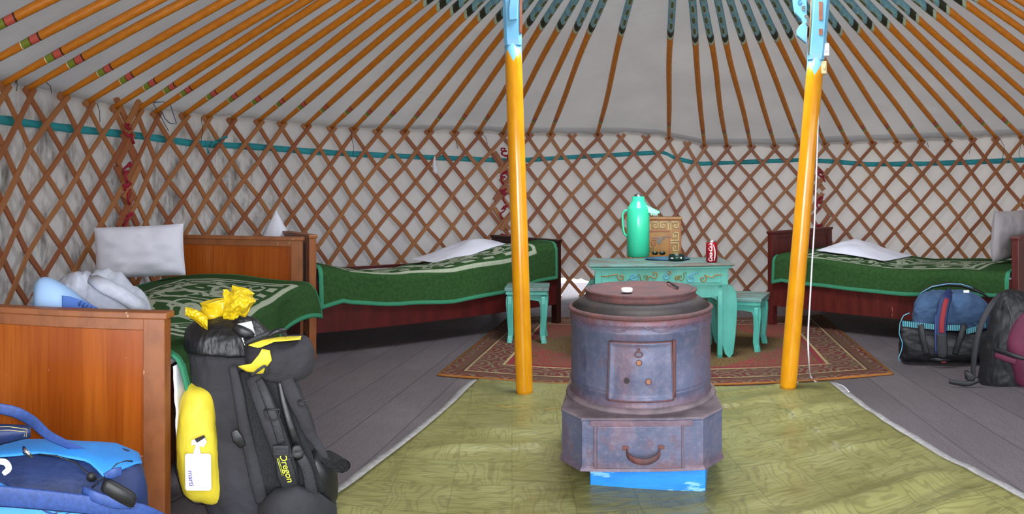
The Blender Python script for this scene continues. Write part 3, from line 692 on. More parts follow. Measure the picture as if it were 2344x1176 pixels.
# cable from the lower switch to the floor and away
cab = [(1877, 170, 3.2), (1874, 240, 3.2), (1871, 330, 3.19), (1868, 420, 3.18), (1864, 520, 3.17), (1859, 600, 3.16), (1854, 690, 3.15), (1850, 760, 3.14), (1851, 820, 3.13)]
pts = [PZ(x, y, d) for x, y, d in cab]+[F(1856, 862, .02), F(1875, 877, .006), F(1898, 877, .006), F(1920, 880, .006), F(1934, 887, .006), F(1943, 897, .006)]
sp = []
for i in range(len(pts)-1):
    p0, p1, p2, p3 = pts[max(i-1, 0)], pts[i], pts[i+1], pts[min(i+2, len(pts)-1)]
    for k in range(5):
        t = k/5; sp.append(.5*((2*p1)+(p2-p0)*t+(2*p0-5*p1+4*p2-p3)*t*t+(3*p1-p0-3*p2+p3)*t**3))
sp.append(pts[-1]); b0 = Vector((sp[-1].x, sp[-1].y, 0))
o = MB().tube([p-b0 for p in sp], .0042, 8).build('cable', 'cable'); o.location = b0; tag(o, 'white electric cable hanging beside the right post and curling over the floor', 'cable')
c = F(1822, 884); o = MB().box((-.012, -.004, 0), (.012, .004, .006)).box((.006, -.004, .0), (.012, .004, .02)).build('bracket', 'white'); o.location = c
tag(o, 'tiny white bracket on the floor at the foot of the right post', 'bracket')
# ------------------------------------------------------------------ rug and vinyl mat
FL, FR, = F(1000, 861), F(2046, 858); ex = (FR-FL); RW = ex.length; ex.normalize(); ey = Vector((-ex.y, ex.x, 0))
def rugf(u, v): return FL+ex*(u*RW)+ey*(v*RUGD)+Vector((0, 0, .006+.002*nz(u*6, v*6)))+ex*(.08*v*(u-.2))+ey*(.008*nz(u*5, 3)*(1-v))
o = MB().grid(rugf, 60, 40, uvfn=lambda u, v: (u*RUGW, v*RUGD)).build('rug', 'rug', solid=.008); tag(o, 'worn red and ochre patterned rug with an orange edge under the turquoise table', 'rug')
BLc, BRc = F(1095, 872), F(1896, 880); FLc, FRc = F(738, 1168), F(2350, 1164)
FLe = BLc+(FLc-BLc)*2.05; FRe = BRc+(FRc-BRc)*1.9
def matpt(u, v):
    a = BLc+(FLe-BLc)*v; b = BRc+(FRe-BRc)*v; p = a+(b-a)*u
    bowl = .02*sin(v*7)*(1 if u < .5 else -1)*abs(u-.5)*2; p += Vector((bowl, 0, 0)); return p
def wr_(p, u, v):      # loose ripples running across the mat
    s = 0
    for (yy, slope, amp, wd2, x0, x1) in ((2.72, .06, .012, .05, .7, 2.2), (2.45, .10, .016, .05, .6, 2.2), (2.18, .14, .014, .06, .7, 2.2), (1.98, .16, .012, .05, .7, 2.0), (2.6, -.02, .008, .04, -1, .5), (2.42, .0, .007, .04, -1, .5),
                                          (1.62, .10, .022, .06, .35, 1.9), (1.50, -.05, .012, .05, -.6, .7), (1.76, .05, .008, .05, -.6, .5), (1.40, .12, .018, .05, .1, 1.8), (1.30, -.03, .014, .06, -.8, .6)):
        c = yy+slope*p.x+.05*nz(p.x*1.7, yy*3); d = (p.y-c)/wd2; k = sm((p.x-x0)/.25)*(1-sm((p.x-min(x1, 1.6))/.3))*sm((u-.0)/.12)*(1-.85*sm((u-.90)/.10))
        s += 1.35*amp*k*exp(-d*d)
    if .1 < p.x < 1.15 and 1.95 < p.y < 2.75: s *= .25
    for q in range(16):
        yy = .95+q*.137+.05*sin(q*5.1); c = yy+(.11+.04*sin(q*2.3))*(p.x-.7)+.05*nz(p.x*2.1, q*3.7); d = (p.y-c)/.026
        k = sm((p.x-(.55+.3*sin(q*1.7)))/.3)*(1-.85*sm((u-.9)/.1)) if q % 3 else sm((1.0+.3*sin(q)-p.x)/.3)*sm(u/.12)
        s += .0105*k*exp(-abs(d)**1.3)*(.6+.4*sin(q*3.3))*(.15 if .1 < p.x < 1.2 and 1.9 < p.y < 2.8 else 1)
    return s+.004*(1+nz(p.x*3, p.y*5))
def matf(u, v): p = matpt(u, v); return Vector((p.x, p.y, .0105+wr_(p, u, v)))
mt = thing('vinyl_mat', (0, 0, 0), 0, 'green wood grain vinyl floor mat lying rippled under the stove and posts', 'mat')
o = MB().grid(matf, 120, 300, uvfn=lambda u, v: (matpt(u, v).x, matpt(u, v).y)).build('printed_sheet', 'vinyl', mt, solid=.003)
def edgef(x):
    def f(u, v):
        p = matpt(x, u); q = Vector((p.x, p.y, .009+wr_(p, x, u))); s = -1 if x == 0 else 1; w_ = .046+.010*nz(u*9, x)
        return q+Vector((s*w_*(v-.08), 0, -.002-.005*v))
    return f
MB().grid(edgef(0), 110, 2).build('pale_border', 'vinyl_edge', mt, solid=.002); MB().grid(edgef(1), 110, 2).build('pale_border', 'vinyl_edge', mt, solid=.002)
for (x, y, l, a) in ((1190, 938, .10, .3), (1150, 925, .06, -.4), (1120, 898, .05, .6), (1230, 960, .09, .1), (1300, 1052, .012, 0)):
    pass
for k, (x, y, l, a) in enumerate(((1180, 938, .11, .1), (1148, 937, .05, -.5), (1262, 943, .07, .15))):
    b0 = F(x, y, .02)+Vector((0, 0, .012)); o = MB().tube([(-l/2*cos(a), -l/2*sin(a), 0), (0, .004, .004), (l/2*cos(a), l/2*sin(a), 0)], .0018, 5).build('straw', 'straw'); o.location = b0
    tag(o, ['longest dry straw lying on the green mat below the left post', 'shortest dry straw on the green mat left of the longest one', 'dry straw on the green mat beside the stove base'][k], 'straw', 'straws on the mat')

# ================================================================== BEDS
def bed(P0, a, L, W, zf, zh, mats, label, skew=0, boardbot=(.15, .15)):
    """local x along the bed from its foot board, local y from the room side to the wall"""
    rz = atan2(a[1], a[0]); root = thing('bed', (P0[0], P0[1], 0), rz, label, 'bed', None)
    mp, mr, ms, mi = mats
    mr0, mp0 = mr, mp
    for x0, zt, nm, bb in ((0, zf, 'footboard', boardbot[0]), (L-.045, zh, 'headboard', boardbot[1])):
        K = Matrix.Identity(4)
        if x0 > 0 and mi == 'bed_brown': mr, mp = 'bed_brown', 'bed_brown'
        if x0 == 0: K[0][1] = -skew
        b = MB().box((x0+.010, .05, bb+.045), (x0+.035, W-.05, zt-.045), K).build(nm, mp, root)
        MB().box((x0+.004, .05, zt-.048), (x0+.041, W-.05, zt-.012), K).build('top_rail', mr, b, bevel=.003)
        MB().box((x0+.004, .05, bb), (x0+.041, W-.05, bb+.05), K).build('bottom_rail', mr, b, bevel=.003)
        MB().box((x0-.006, -.008, zt-.014), (x0+.051, W+.008, zt+.006), K).build('cap_rail', mr, b, bevel=.004)
        for y in (0, W-.06):
            k = MB().box((x0, y, .0), (x0+.045, y+.06, zt-.012), K); k.build('leg', mr, root, bevel=.003)
    for y in (.006, W-.026): MB().box((.045, y, .15), (L-.045, y+.022, .44)).build('side_rail', ms, root, bevel=.002)
    MB().box((.046, .03, .36), (L-.046, W-.03, .40)).build('base_board', ms, root)
    return root
def blanket(root_bed, L, W, x0, Lb, drop, zf, mat, label, out=.012, side=None, flare=None):
    """drop(x) = how far it hangs; zf(x,y) = top height"""
    m = root_bed.matrix_basis; k = thing('blanket', root_bed.location, root_bed.rotation_euler.z, label, 'blanket', None)
    bu = []
    def f(u, v):
        x = x0+Lb*u; D = drop(x); tot = D+W-.05; s = tot*v; rr_ = .035
        if s < D-rr_: y = -out-.012*(1-s/D)*(1+nz(x*4, 3))-.012*nz(x*3.1, s*2); z = zf(x, 0)-D+s
        else:
            q = s-(D-rr_); 
            if q < rr_*1.57: a = q/rr_; y = -out+rr_*(1-cos(a)); z = zf(x, 0)-rr_+rr_*sin(a)
            else: y = -out+rr_+q-rr_*1.57; z = zf(x, y)+.006*nz(x*5, y*5)
        p = Vector((x, y, z))
        if flare: p = flare(p, u, v)
        return p
    o = MB().grid(f, 130, 90, uvfn=lambda u, v: (u*LBV[mat][0], v*LBV[mat][1])).build('cover', mat, k, solid=.008); return k
LBV = {'bl1': (1.90, 1.16), 'bl2': (1.93, 1.06), 'bl3': (1.80, 1.06)}
def mattress(root_bed, L, W, zt, label):
    k = thing('mattress', root_bed.location, root_bed.rotation_euler.z, label, 'mattress', None)
    def f(u, v):
        x = .055+(L-.11)*u; a = v*2*pi; cy, hz = W/2, (zt(x)-.415)/2; y = cy+(W/2-.035)*max(-1, min(1, 1.25*cos(a))); z = .412+hz+hz*max(-1, min(1, 1.3*sin(a)))
        return Vector((x, y, z))
    MB().grid(f, 30, 24).build('pad', 'white_cloth', k); return k
# near left bed, long side to the photographer's right
b1 = bed((-.955, 1.63), (-.10, .995), 1.83, .84, .610, .722, ('veneer', 'veneer_rim', 'bed_brown', 'veneer'), 'nearest bed on the left with orange varnished end boards and the standing pillow', skew=.36)
z1 = lambda x, y=0: .475+.035*sin(min(1, max(0, y/.8))*pi)+.02*nz(x*2.2, y*2.5)
mattress(b1, 1.83, .84, lambda x: .455, 'white edged mattress under the green blanket of the nearest bed on the left')
def fl1(p, u, v):
    k = sm((u-.72)/.28)*(1-sm(v/.45)); p.y -= .075*k; p.x += .0*k; p.z += .015*k+.02*sin(p.x*9)*(1-sm(v/.3))
    p.y -= .018*sin(p.x*7.5+1)*(1-sm(v/.3)); k2 = (1-sm(u/.12))*(1-sm(v/.28)); p.y -= .01*k2; p.x -= -.02*k2; return p
blanket(b1, 1.83, .84, .062, 1.70, lambda x: lin(x, [(0, .27), (.12, .235), (.5, .20), (1.3, .18), (1.8, .20)]), z1, 'bl1', 'green and cream patterned blanket spread on the nearest left bed', flare=fl1)
# white sheet corner peeping below the blanket's near corner
def sh(u, v): return Vector((.05+.20*u, -.005-.006*nz(u*5, v*4)-.01*(1-v), .24+.21*v+.05*u*(1-v)))
k = MB().grid(sh, 10, 12).build('sheet', 'white_cloth', None, solid=.003); k.matrix_basis = b1.matrix_basis.copy(); tag(k, 'white bed sheet corner hanging beside the near end of the left bed', 'sheet')
# back left bed
b2 = bed((-1.16, 3.63), (.775, .632), 1.97, .80, .722, .625, ('bed_brown', 'veneer_rim', 'bed_red', 'bed_brown'), 'dark red bed along the back left wall behind the nearest bed')
mattress(b2, 1.97, .80, lambda x: .425+.0*x, 'mattress under the blanket of the back left bed')
z2 = lambda x, y=0: lin(x, [(0, .545), (.25, .50), (.6, .475), (1.0, .485), (1.4, .54), (1.7, .60), (1.97, .615)])-.07*sm(max(0, y)/.8)*sm(x/.6)+.014*sin(min(1, max(0, y/.75))*pi)+.012*nz(x*3, y*3)
blanket(b2, 1.97, .80, .052, 1.86, lambda x: lin(x, [(0, .27), (.2, .19), (.6, .195), (1.1, .235), (1.5, .265), (1.9, .27)]), z2, 'bl2', 'green and cream patterned blanket sagging over the back left bed')
# right bed
b3 = bed((1.836, 4.467), (.51, -.86), 1.87, .84, .69, .70, ('bed_red3', 'bed_red3', 'bed_red3', 'bed_red3'), 'scraped red bed along the right wall behind the luggage')
b3['label'] = 'scraped red bed along the right wall behind the luggage'
z3 = lambda x, y=0: lin(x, [(0, .50), (.15, .535), (.5, .51), (1.0, .47), (1.87, .49)])+.012*sin(min(1, max(0, y/.8))*pi)+.012*nz(x*3+7, y*3)
mattress(b3, 1.87, .84, lambda x: .455, 'mattress under the blanket of the right bed')
blanket(b3, 1.87, .84, .055, 1.76, lambda x: lin(x, [(0, .20), (.3, .20), (1.0, .16), (1.8, .15)]), z3, 'bl3', 'green and cream patterned blanket on the right bed')
# ------------------------------------------------------------------ pillows
def pillow(name, base, rz, w, h, t, tilt, mat, label, seed=0, corner=.02, pinch=2.2):
    """stands on its long edge: local x across, z up, leaning back by tilt"""
    o = MB(); NU, NV = 36, 26
    def pt(u, v, s):
        x, y = 2*u-1, 2*v-1; k = (max(0, 1-abs(x)**3.4)*max(0, 1-abs(y)**3.2))**.5
        ed = 1-.02*(1-abs(x)**2)*abs(y)**4-.022*(1-abs(y)**2)*abs(x)**4
        wr = .012*nz(x*3+seed, y*3, s)+.008*nz(x*9+seed, y*6, s)*abs(y)
        px_, pz_ = x*w/2*ed, (y*ed+1)*h/2; dy = s*(t/2*k)+wr*(1-abs(y)**6)*(1-abs(x)**6)
        c, s_ = cos(tilt), sin(tilt); return Vector((px_, dy*c+pz_*s_, pz_*c-dy*s_))
    for s in (-1, 1): o.grid(lambda u, v, s=s: pt(u, v, s), NU, NV)
    k = o.build(name, mat); k.location = base; k.rotation_euler = (0, 0, rz); tag(k, label, 'pillow'); return k
def matw(root, x, y, z): return root.matrix_basis @ Vector((x, y, z))
rb = lambda px: -(px-HX)/FPX
p = PZ(322, 618, 3.62); pw = pillow('pillow', (p.x, p.y, .505), rb(322)-.05, .50, .285, .14, .10, 'white_cloth', 'white pillow standing upright against the lattice on the nearest left bed', 1)
pw.rotation_euler = (0, -.05, pw.rotation_euler.z)
# pointed pillow seen over the end board
p = PZ(632, 540, 4.30)
o = MB().loft([((0, 0, z), a, b, (1, 0, 0), (0, 1, 0), 2) for z, a, b in ((0, .06, .05), (.02, .105, .08), (.07, .11, .085), (.11, .10, .075), (.155, .085, .06), (.19, .06, .045), (.225, .035, .028), (.255, .014, .012), (.275, .003, .003))], 28, wob=.12).build('pillow', 'white_cloth')
o.location = (p.x, p.y, .60-.06); tag(o, 'white pillow with a peaked corner behind the orange end board', 'pillow')
o.scale = (1, 1, 1.16)
p = PZ(1095, 585, 5.05)
# flat pillow at the far end of the back left bed
def lowp(u, v, hgt, seed): pass
def flatpillow(root, x0, x1, y0, y1, zb, hk, mat, label, seed):
    def f(u, v, s):
        x, y = 2*u-1, 2*v-1; k = (max(0, 1-abs(x)**2.4)*max(0, 1-abs(y)**2.4))**.6
        z = zb(u)+(hk(u)*k*(1+.25*nz(x*2+seed, y*2)) if s > 0 else -.0)
        return Vector((x0+(x1-x0)*u+.01*nz(y*4, seed), y0+(y1-y0)*v+.01*nz(x*4, seed), z))
    o = MB().grid(lambda u, v: f(u, v, 1), 36, 24).grid(lambda u, v: f(u, v, 0), 36, 24).build('pillow', mat)
    o.matrix_basis = root.matrix_basis.copy(); tag(o, label, 'pillow'); return o
flatpillow(b2, 1.12, 1.78, .34, .76, lambda u: z2(1.12+.66*u, .5)+.012, lambda u: .02+.055*sm(u*1.4), 'white_cloth', 'flat white pillow at the far end of the back left bed', 3)
flatpillow(b3, .28, .86, .22, .70, lambda u: z3(.28+.58*u, .4)+.014, lambda u: .03+.055*exp(-((u-.30)/.28)**2), 'white_cloth', 'rumpled white pillow at the far end of the right bed', 8)
q = matw(b3, 1.66, .52, .515); pillow('pillow', (q.x, q.y, q.z), b3.rotation_euler.z+1.4, .5, .34, .12, -.05, 'grey_pillow', 'grey pillow standing at the right edge by the right bed end board', 5)
# ------------------------------------------------------------------ clothes on the near bed
L = Loc(205, 2.30)
sw = thing('sweatshirt', L.base+Vector((0, 0, .50)), L.rz, 'crumpled light grey sweatshirt lying behind the footboard of the nearest bed', 'sweatshirt')
zz = Vector((0, 0, .50))
def heap(u, v):
    a = u*2*pi; pxo = [(62, 706), (64, 692), (100, 668), (140, 640), (170, 624), (215, 621), (262, 622), (285, 635), (310, 652), (330, 680), (342, 706)]
    return None
def heapgrid(u, v):
    px = 60+285*u; top = lin(px, [(60, 708), (75, 684), (110, 664), (150, 634), (175, 622), (215, 621), (262, 623), (285, 637), (300, 655), (325, 668), (338, 690), (345, 710)])
    dy = -.16+.36*v; ridge = sin(min(1, v*1.0)*pi)**.55
    p = L.at(px, 0, dy); zt = HC-(top-HY)*(L.d+dy)/FPX; z = .50+max(0, (zt-.50))*ridge
    z += (.014*nz(px*.045, v*5)+.010*abs(nz(px*.11+v*3, v*7)))*(ridge) - .02*exp(-((px-190-40*v)/6)**2)*ridge
    return Vector((p.x, dy+.02*nz(px*.03, v*4), z))-zz
MB().grid(heapgrid, 90, 50).build('body', 'sweat', sw, solid=.006)
slv = [(L.at(x, y, d_)-zz) for x, y, d_ in ((215, 640, -.10), (240, 655, -.14), (275, 672, -.15), (300, 690, -.15), (330, 700, -.12))]
MB().tube(slv, [.03, .038, .036, .034, .028], 14, flat=.6).build('sleeve', 'sweat', sw)
MB().tube([(L.at(x, y, d_)-zz) for x, y, d_ in ((70, 702, -.14), (120, 700, -.17), (180, 702, -.16))], [.02, .028, .02], 12, flat=.7).build('cuff', 'sweat', sw)
L = Loc(135, 2.13)
cp = thing('cap', L.base+Vector((0, 0, .50)), L.rz, 'light blue cap with a dark blue printed brim lying on the grey sweatshirt', 'cap')
secs = []
for px, py, w_, dd in ((152, 724, .118, .09), (146, 704, .104, .088), (132, 684, .082, .08), (120, 664, .062, .068), (110, 648, .043, .05), (105, 638, .024, .03), (103, 634, .006, .006)):
    secs.append((L.at(px, py, 0)-zz, w_, dd, (1, 0, 0), (0, 1, 0), 2.2))
MB().loft(secs, 30, wob=.08).build('crown', 'ltblue', cp)
def brim(u, v):
    px = 142+(226-142)*u; t = lin(px, [(140, 676), (160, 678), (190, 688), (226, 706)]); b = lin(px, [(140, 716), (226, 722)])
    p = L.at(px, t+(b-t)*v, -.088-.012*sin(u*pi)-.012*v)-zz; return p
MB().grid(brim, 24, 10).build('brim', 'midblue', cp, solid=.004)
ink = MB()
for k in range(5):
    x = 186+k*8; y = 689+k*4; a, b = L.at(x, y, -.112)-zz, L.at(x-5, y+11, -.116)-zz; ink.tube([a, (a+b)/2+Vector((-.003, -.002, 0)), b], [.001, .0036, .002], 6)
ink.build('flame_print', 'strapblue', cp)

# ================================================================== TABLE, STOOLS, STOVE
L = Loc(1508, 3.95)
YAW = .10
tb = thing('table', L.base, L.rz+YAW, 'low turquoise painted table with carved scroll frieze behind the stove', 'table')
tW, tD, tH = .84, .44, .562
MB().box((-tW/2, -tD/2, tH-.014), (tW/2, tD/2, tH)).build('tabletop', 'teal_worn', tb, bevel=.006)
MB().box((-tW/2+.014, -tD/2+.008, tH-.028), (tW/2-.014, tD/2-.008, tH-.013)).build('edge_moulding', 'teal', tb, bevel=.004)
ap = MB(); ap.box((-tW/2+.035, -tD/2+.02, tH-.125), (tW/2-.035, -tD/2+.045, tH-.026)); ap.box((-tW/2+.035, tD/2-.045, tH-.125), (tW/2-.035, tD/2-.02, tH-.026))
ap.box((-tW/2+.035, -tD/2+.045, tH-.125), (-tW/2+.06, tD/2-.045, tH-.026)); ap.box((tW/2-.06, -tD/2+.045, tH-.125), (tW/2-.035, tD/2-.045, tH-.026))
ap = ap.build('apron', 'teal', tb, bevel=.002)
fy = -tD/2+.02
fr_ = MB()
for a in ((-tW/2+.075, tH-.037, tW/2-.075, tH-.034), (-tW/2+.075, tH-.106, tW/2-.075, tH-.103), (-tW/2+.075, tH-.106, -tW/2+.078, tH-.034), (tW/2-.078, tH-.106, tW/2-.075, tH-.034)): fr_.box((a[0], fy-.005, a[1]), (a[2], fy+.002, a[3]))
fr_.build('frieze_frame', 'teal', ap)
mo = Matrix.Translation((0, fy-.002, 0)); zc = tH-.068
def scrolls(cols):
    for mat, items in cols:
        for (x, z, r, sx, st, tl) in items:
            mb = MB(); spiral(mb, (x, zc+z), r, 1.25, .0066, st, sx, mo, .55, tail=[(x+t[0], zc+t[1]) for t in tl] if tl else None); mb.build('scroll', mat, ap)
X0 = -.0
scrolls([('gilt', [(-.235, 0, .022, 1, 2.6, [(-.075, .004), (-.045, .012)]), (-.045, .012, .024, 1, 3.5, [(-.05, -.014)]), (.235, -.018, .024, -1, 1.2, [(.085, .006), (.05, -.010)]), (.085, -.012, .016, 1, 0, None), (.04, .018, .012, -1, 2, None)]),
         ('blueline', [(-.165, 0, .027, -1, .5, [(-.035, -.02)]), (.02, .002, .025, -1, 1.5, None), (.165, -.014, .027, 1, 2.6, [(.045, .024)])]),
         ('greenline', [(-.10, -.004, .027, 1, 2.8, [(-.04, .016)]), (.105, -.004, .024, -1, .8, [(.035, .02)])])])
for s_ in (-1, 1):
    dots = MB()
    for k in range(3):
        x = s_*(.315+.014*k); dots.tube([Vector((x-.007, fy-.003, zc+.004)), Vector((x+.007, fy-.003, zc+.002))], .0028, 6)
    dots.build('dots', 'gilt', ap)
def tleg(sx, sy):
    # cabriole board leg: outline in XZ from the apron to a pointed foot
    o = [(-.10, .44), (.05, .44), (.085, .422), (.104, .385), (.110, .32), (.106, .22), (.098, .12), (.086, .03), (.064, .0), (.036, .03), (.016, .10), (.007, .2), (.002, .31), (-.012, .345), (-.045, .362), (-.10, .368)]
    y0 = sy*(tD/2-.045)-(.032 if sy > 0 else 0)
    pts = [(sx*x, z) for x, z in o]
    mb = MB().prism(pts, .032, Matrix.Translation((sx*(tW/2-.085), y0, 0)))
    # the side cheek of the same leg
    mb.prism([(x*.45*-sy+0, z) for x, z in o], .030, Matrix.Translation((sx*(tW/2-.05)-.015, sy*(tD/2-.075), 0)) @ Matrix.Rotation(pi/2, 4, 'Z') @ Matrix.Scale(-1, 4, (1, 0, 0)))
    mb.build('leg', 'teal', tb, bevel=.003)
for sx in (-1, 1):
    for sy in (-1, 1): tleg(sx, sy)
# skirt with a shallow arch between the front legs
MB().prism([(-.33, .44), (.33, .44), (.33, .372), (.28, .366), (-.28, .366), (-.33, .372)], .02, Matrix.Translation((0, -tD/2+.03, 0))).build('skirt', 'teal', tb)
TT = tb.matrix_basis
def onT(px, py, z=None):          # the point of the table top seen at a pixel
    z = tH if z is None else z; return P(px, dfl(py, z), z)
def stool(px, py, w, h, yaw, label, d=None):
    L = Loc(px, d or dfl(py)); t = thing('stool', L.base, L.rz+yaw, label, 'stool', 'turquoise stools')
    MB().box((-w/2, -w/2, h-.022), (w/2, w/2, h)).build('seat', 'teal_worn', t, bevel=.004)
    k = w/2-.022; sk = MB()
    MB().box((-w/2+.008, -w/2+.006, h-.045), (w/2-.008, w/2-.006, h-.022)).build('moulding', 'teal', t, bevel=.003)
    for r_ in range(4):
        m = Matrix.Rotation(r_*pi/2, 4, 'Z'); sk.prism([(-k, h-.045), (k, h-.045), (k, h-.10), (k-.05, h-.085), (k-.09, h-.078), (-k+.09, h-.078), (-k+.05, h-.085), (-k, h-.10)], .018, m @ Matrix.Translation((0, -k, 0)))
    sk.build('apron', 'teal', t)
    for sx in (-1, 1):
        for sy in (-1, 1):
            o = [(0, h-.045), (.012, h-.06), (.014, h-.10), (.006, h*.45), (-.002, h*.2), (.006, .03), (.010, 0), (-.022, 0), (-.030, .03), (-.036, h*.2), (-.032, h*.45), (-.034, h-.11), (-.048, h-.07), (-.05, h-.045)]
            mb = MB().prism([(sx*x, z) for x, z in o], .026, Matrix.Translation((sx*k, sy*(k-.012)-.013, 0)))
            mb.prism([(x, z) for x, z in o], .026, Matrix.Translation((sx*(k-.013), sy*k, 0)) @ Matrix.Rotation(sy*pi/2, 4, 'Z') @ Matrix.Translation((0, -.013, 0)))
            mb.build('leg', 'teal', t, bevel=.002)
    return t
stool(1208, 0, .285, .365, -.06, 'small turquoise stool standing behind the left yellow post', 4.33)
stool(1700, 0, .30, .335, -.22, 'small turquoise stool at the right side of the table', 4.12)
# ------------------------------------------------------------------ painted cabinet behind the table
L = Loc(1497, 4.66); cb = thing('cabinet', L.base, L.rz+.02, 'small golden ochre cabinet with key pattern border standing behind the thermos', 'cabinet')
zt = HC-(497-HY)*4.66/FPX; cw = .195
MB().box((-cw, 0, .03), (cw, .18, zt-.018)).build('body', 'ochre', cb, bevel=.004)
MB().box((-cw-.008, -.008, zt-.018), (cw+.008, .188, zt)).build('top_board', 'ochre', cb, bevel=.004)
MB().box((-cw+.01, .01, 0), (cw-.01, .17, .03)).build('plinth', 'ochre', cb)
fm = MB(); B = .085
def key(mb, x0, z0, s, horiz, flip):
    # one turn of the square meander, as thin relief bars
    pts = [(0, 0), (0, 1), (1, 1), (1, .3), (.42, .3), (.42, .62), (.68, .62)]
    for a, b in zip(pts, pts[1:]):
        p = [(q[0] if not flip else 1-q[0], q[1]) for q in (a, b)]
        if not horiz: p = [(q[1], q[0]) for q in p]
        xa, xb = sorted((p[0][0], p[1][0])); za, zb_ = sorted((p[0][1], p[1][1])); w_ = .0035
        mb.box((x0+xa*s-w_, -.006, z0+za*s-w_), (x0+xb*s+w_, .002, z0+zb_*s+w_))
s_ = B-.03
for k in range(5): key(fm, -cw+.022+k*(.073), zt-.088, s_, True, k % 2)
for k in range(9): key(fm, cw-.075, zt-.165-k*.073, s_, False, k % 2); key(fm, -cw+.018, zt-.165-k*.073, s_, False, (k+1) % 2)
fm.build('key_pattern', 'goldline', cb)
f2 = MB()
for a in ((-cw+.006, zt-.024, cw-.006, zt-.020), (-cw+B, zt-.102, cw-B, zt-.097), (cw-B-.004, .08, cw-B, zt-.10), (-cw+B, .08, -cw+B+.004, zt-.10), (cw-.010, .08, cw-.006, zt-.02), (-cw+.006, .08, -cw+.010, zt-.02)): f2.box((a[0], -.004, a[1]), (a[2], .002, a[3]))
f2.build('border_line', 'redline', cb)
mo = Matrix.Translation((0, -.003, 0))
for mat, x, z, r, sx in (('redline', .0, zt-.185, .026, 1), ('greyline', .035, zt-.160, .024, -1), ('greyline', .07, zt-.150, .014, 1), ('blueline', .04, zt-.175, .016, 1), ('greenline', -.02, zt-.225, .02, -1), ('redline', -.05, zt-.16, .02, 1)):
    mb = MB(); spiral(mb, (x, z), r, 1.3, .0042, 1, sx, mo, .5, tail=[(x+.05*sx, z+.012)] if mat == 'greyline' else None); mb.build('cloud_scroll', mat, cb)
# ------------------------------------------------------------------ on the table
c = onT(1461, 587); th_ = thing('thermos', c, rb(1461), 'mint green vacuum flask with handle and long spout on the table', 'thermos'); dT = Vector((c.x, c.y)).length; s = 150*dT/FPX/.38
pr = [(0, 0), (.058, 0), (.064, .004), (.064, .018), (.066, .02), (.066, .262), (.064, .268), (.064, .275), (.061, .279), (.061, .290), (.054, .293), (.053, .302), (.044, .312), (.038, .322), (.036, .345), (.034, .348), (0, .348)]
MB().lathe([(r_*s, z*s) for r_, z in pr], 40).build('body', 'mint', th_)
MB().lathe([(0, .346*s), (.024*s, .346*s), (.026*s, .350*s), (.022*s, .360*s), (.014*s, .364*s), (0, .366*s)], 28).build('cap', 'metal', th_)
MB().tube([(x*s, 0, z*s) for x, z in ((-.050, .270), (-.075, .268), (-.088, .258), (-.092, .235), (-.090, .19), (-.086, .15), (-.080, .125), (-.060, .118))], [.012*s]*8, 10, flat=.6).build('handle', 'mint', th_, sub=1)
sp_ = MB(); sp_.prism([(.03, .300), (.05, .298), (.125, .262), (.124, .250), (.105, .247), (.062, .252), (.04, .27)], .026*s, Matrix.Translation((0, -.03*s, 0)) @ Matrix.Scale(s, 4, (1, 0, 0)) @ Matrix.Scale(s, 4, (0, 0, 1)))
sp_.build('spout', 'mint', th_, bevel=.003)
gr_ = MB()
for k in range(4): gr_.box((.072*s+k*.011*s, -.031*s, .240*s), (.078*s+k*.011*s, -.004*s, .252*s))
gr_.build('spout_ribs', 'mint', th_)
# drink can
c = onT(1629, 600); cn = thing('drink_can', c, rb(1629), 'red soft drink can standing near the right end of the turquoise table', 'can'); dC = Vector((c.x, c.y)).length; s = 49*dC/FPX/.122
MB().lathe([(.0, .003), (.024, .003), (.026, 0), (.028, .002), (.033, .010), (.033, .106), (.030, .115)], 36).build('body', 'canred', cn)
MB().lathe([(.030, .1149), (.0285, .118), (.0275, .1215), (.026, .120), (.0255, .117), (0, .117)], 36).build('lid', 'metal', cn)
for o in cn.children: o.scale = (s, s, s)
def wrapc(p):
    a = -pi/2+p.x/.0334; r_ = .0334+(.0004 if p.z > 0 else -.0004); return Vector((r_*cos(a), r_*sin(a), p.y))
t_ = text('lettering', 'Coca-Cola', .030, 'white', cn, None, shear=.3, wrap=lambda p: wrapc(Vector((-p.y*1.05-.006, p.x*.80+.058, p.z)))); t_.scale = (s, s, s)
rbn = MB().grid(lambda u, v: wrapc(Vector((.014+.007*sin(v*3.6)+.006*(u-.5)*(.4+sin(v*pi)), .010+.092*v, .001))), 3, 30).build('ribbon', 'white', cn, solid=.0004); rbn.scale = (s, s, s)
# tray with tin and glasses
c = onT(1528, 594); tr = thing('tray', c, rb(1528), 'blue grey oval tray lying on the table right of the thermos', 'tray')
MB().lathe([(0, .003), (.085, .003), (.10, .006), (.112, .012), (.114, .011), (.104, .002), (.09, 0), (0, 0)], 40).build('dish', 'tray', tr)
tr.children[0].scale = (1.25, .75, 1)
c = onT(1549, 595, tH+.005); tn = thing('tin', (c.x, c.y, tH+.0062), rb(1549), 'short black and green round tin standing on the tray', 'tin')
MB().lathe([(0, 0), (.047, 0), (.049, .002), (.049, .030), (.046, .033), (.043, .030), (.040, .012), (0, .012)], 36).build('pot', 'tin', tn)
def wrapt(p): a = -pi/2+p.x/.0494; r_ = .0494+p.z; return Vector((r_*cos(a), r_*sin(a), p.y))
MB().add([wrapt(Vector(q)) for q in ((-.008, .016, .0), (-.002, .010, .0), (.010, .022, 0), (.009, .025, .001), (-.002, .015, .001), (-.009, .019, .001))], [(0, 1, 4, 5), (1, 2, 3, 4)]).build('green_tick', 'greenink', tn)
MB().grid(lambda u, v: wrapt(Vector((-.040+.020*u, .011+.006*v+.0015*sin(u*40), .0004))), 14, 1).build('white_strip', 'white', tn)
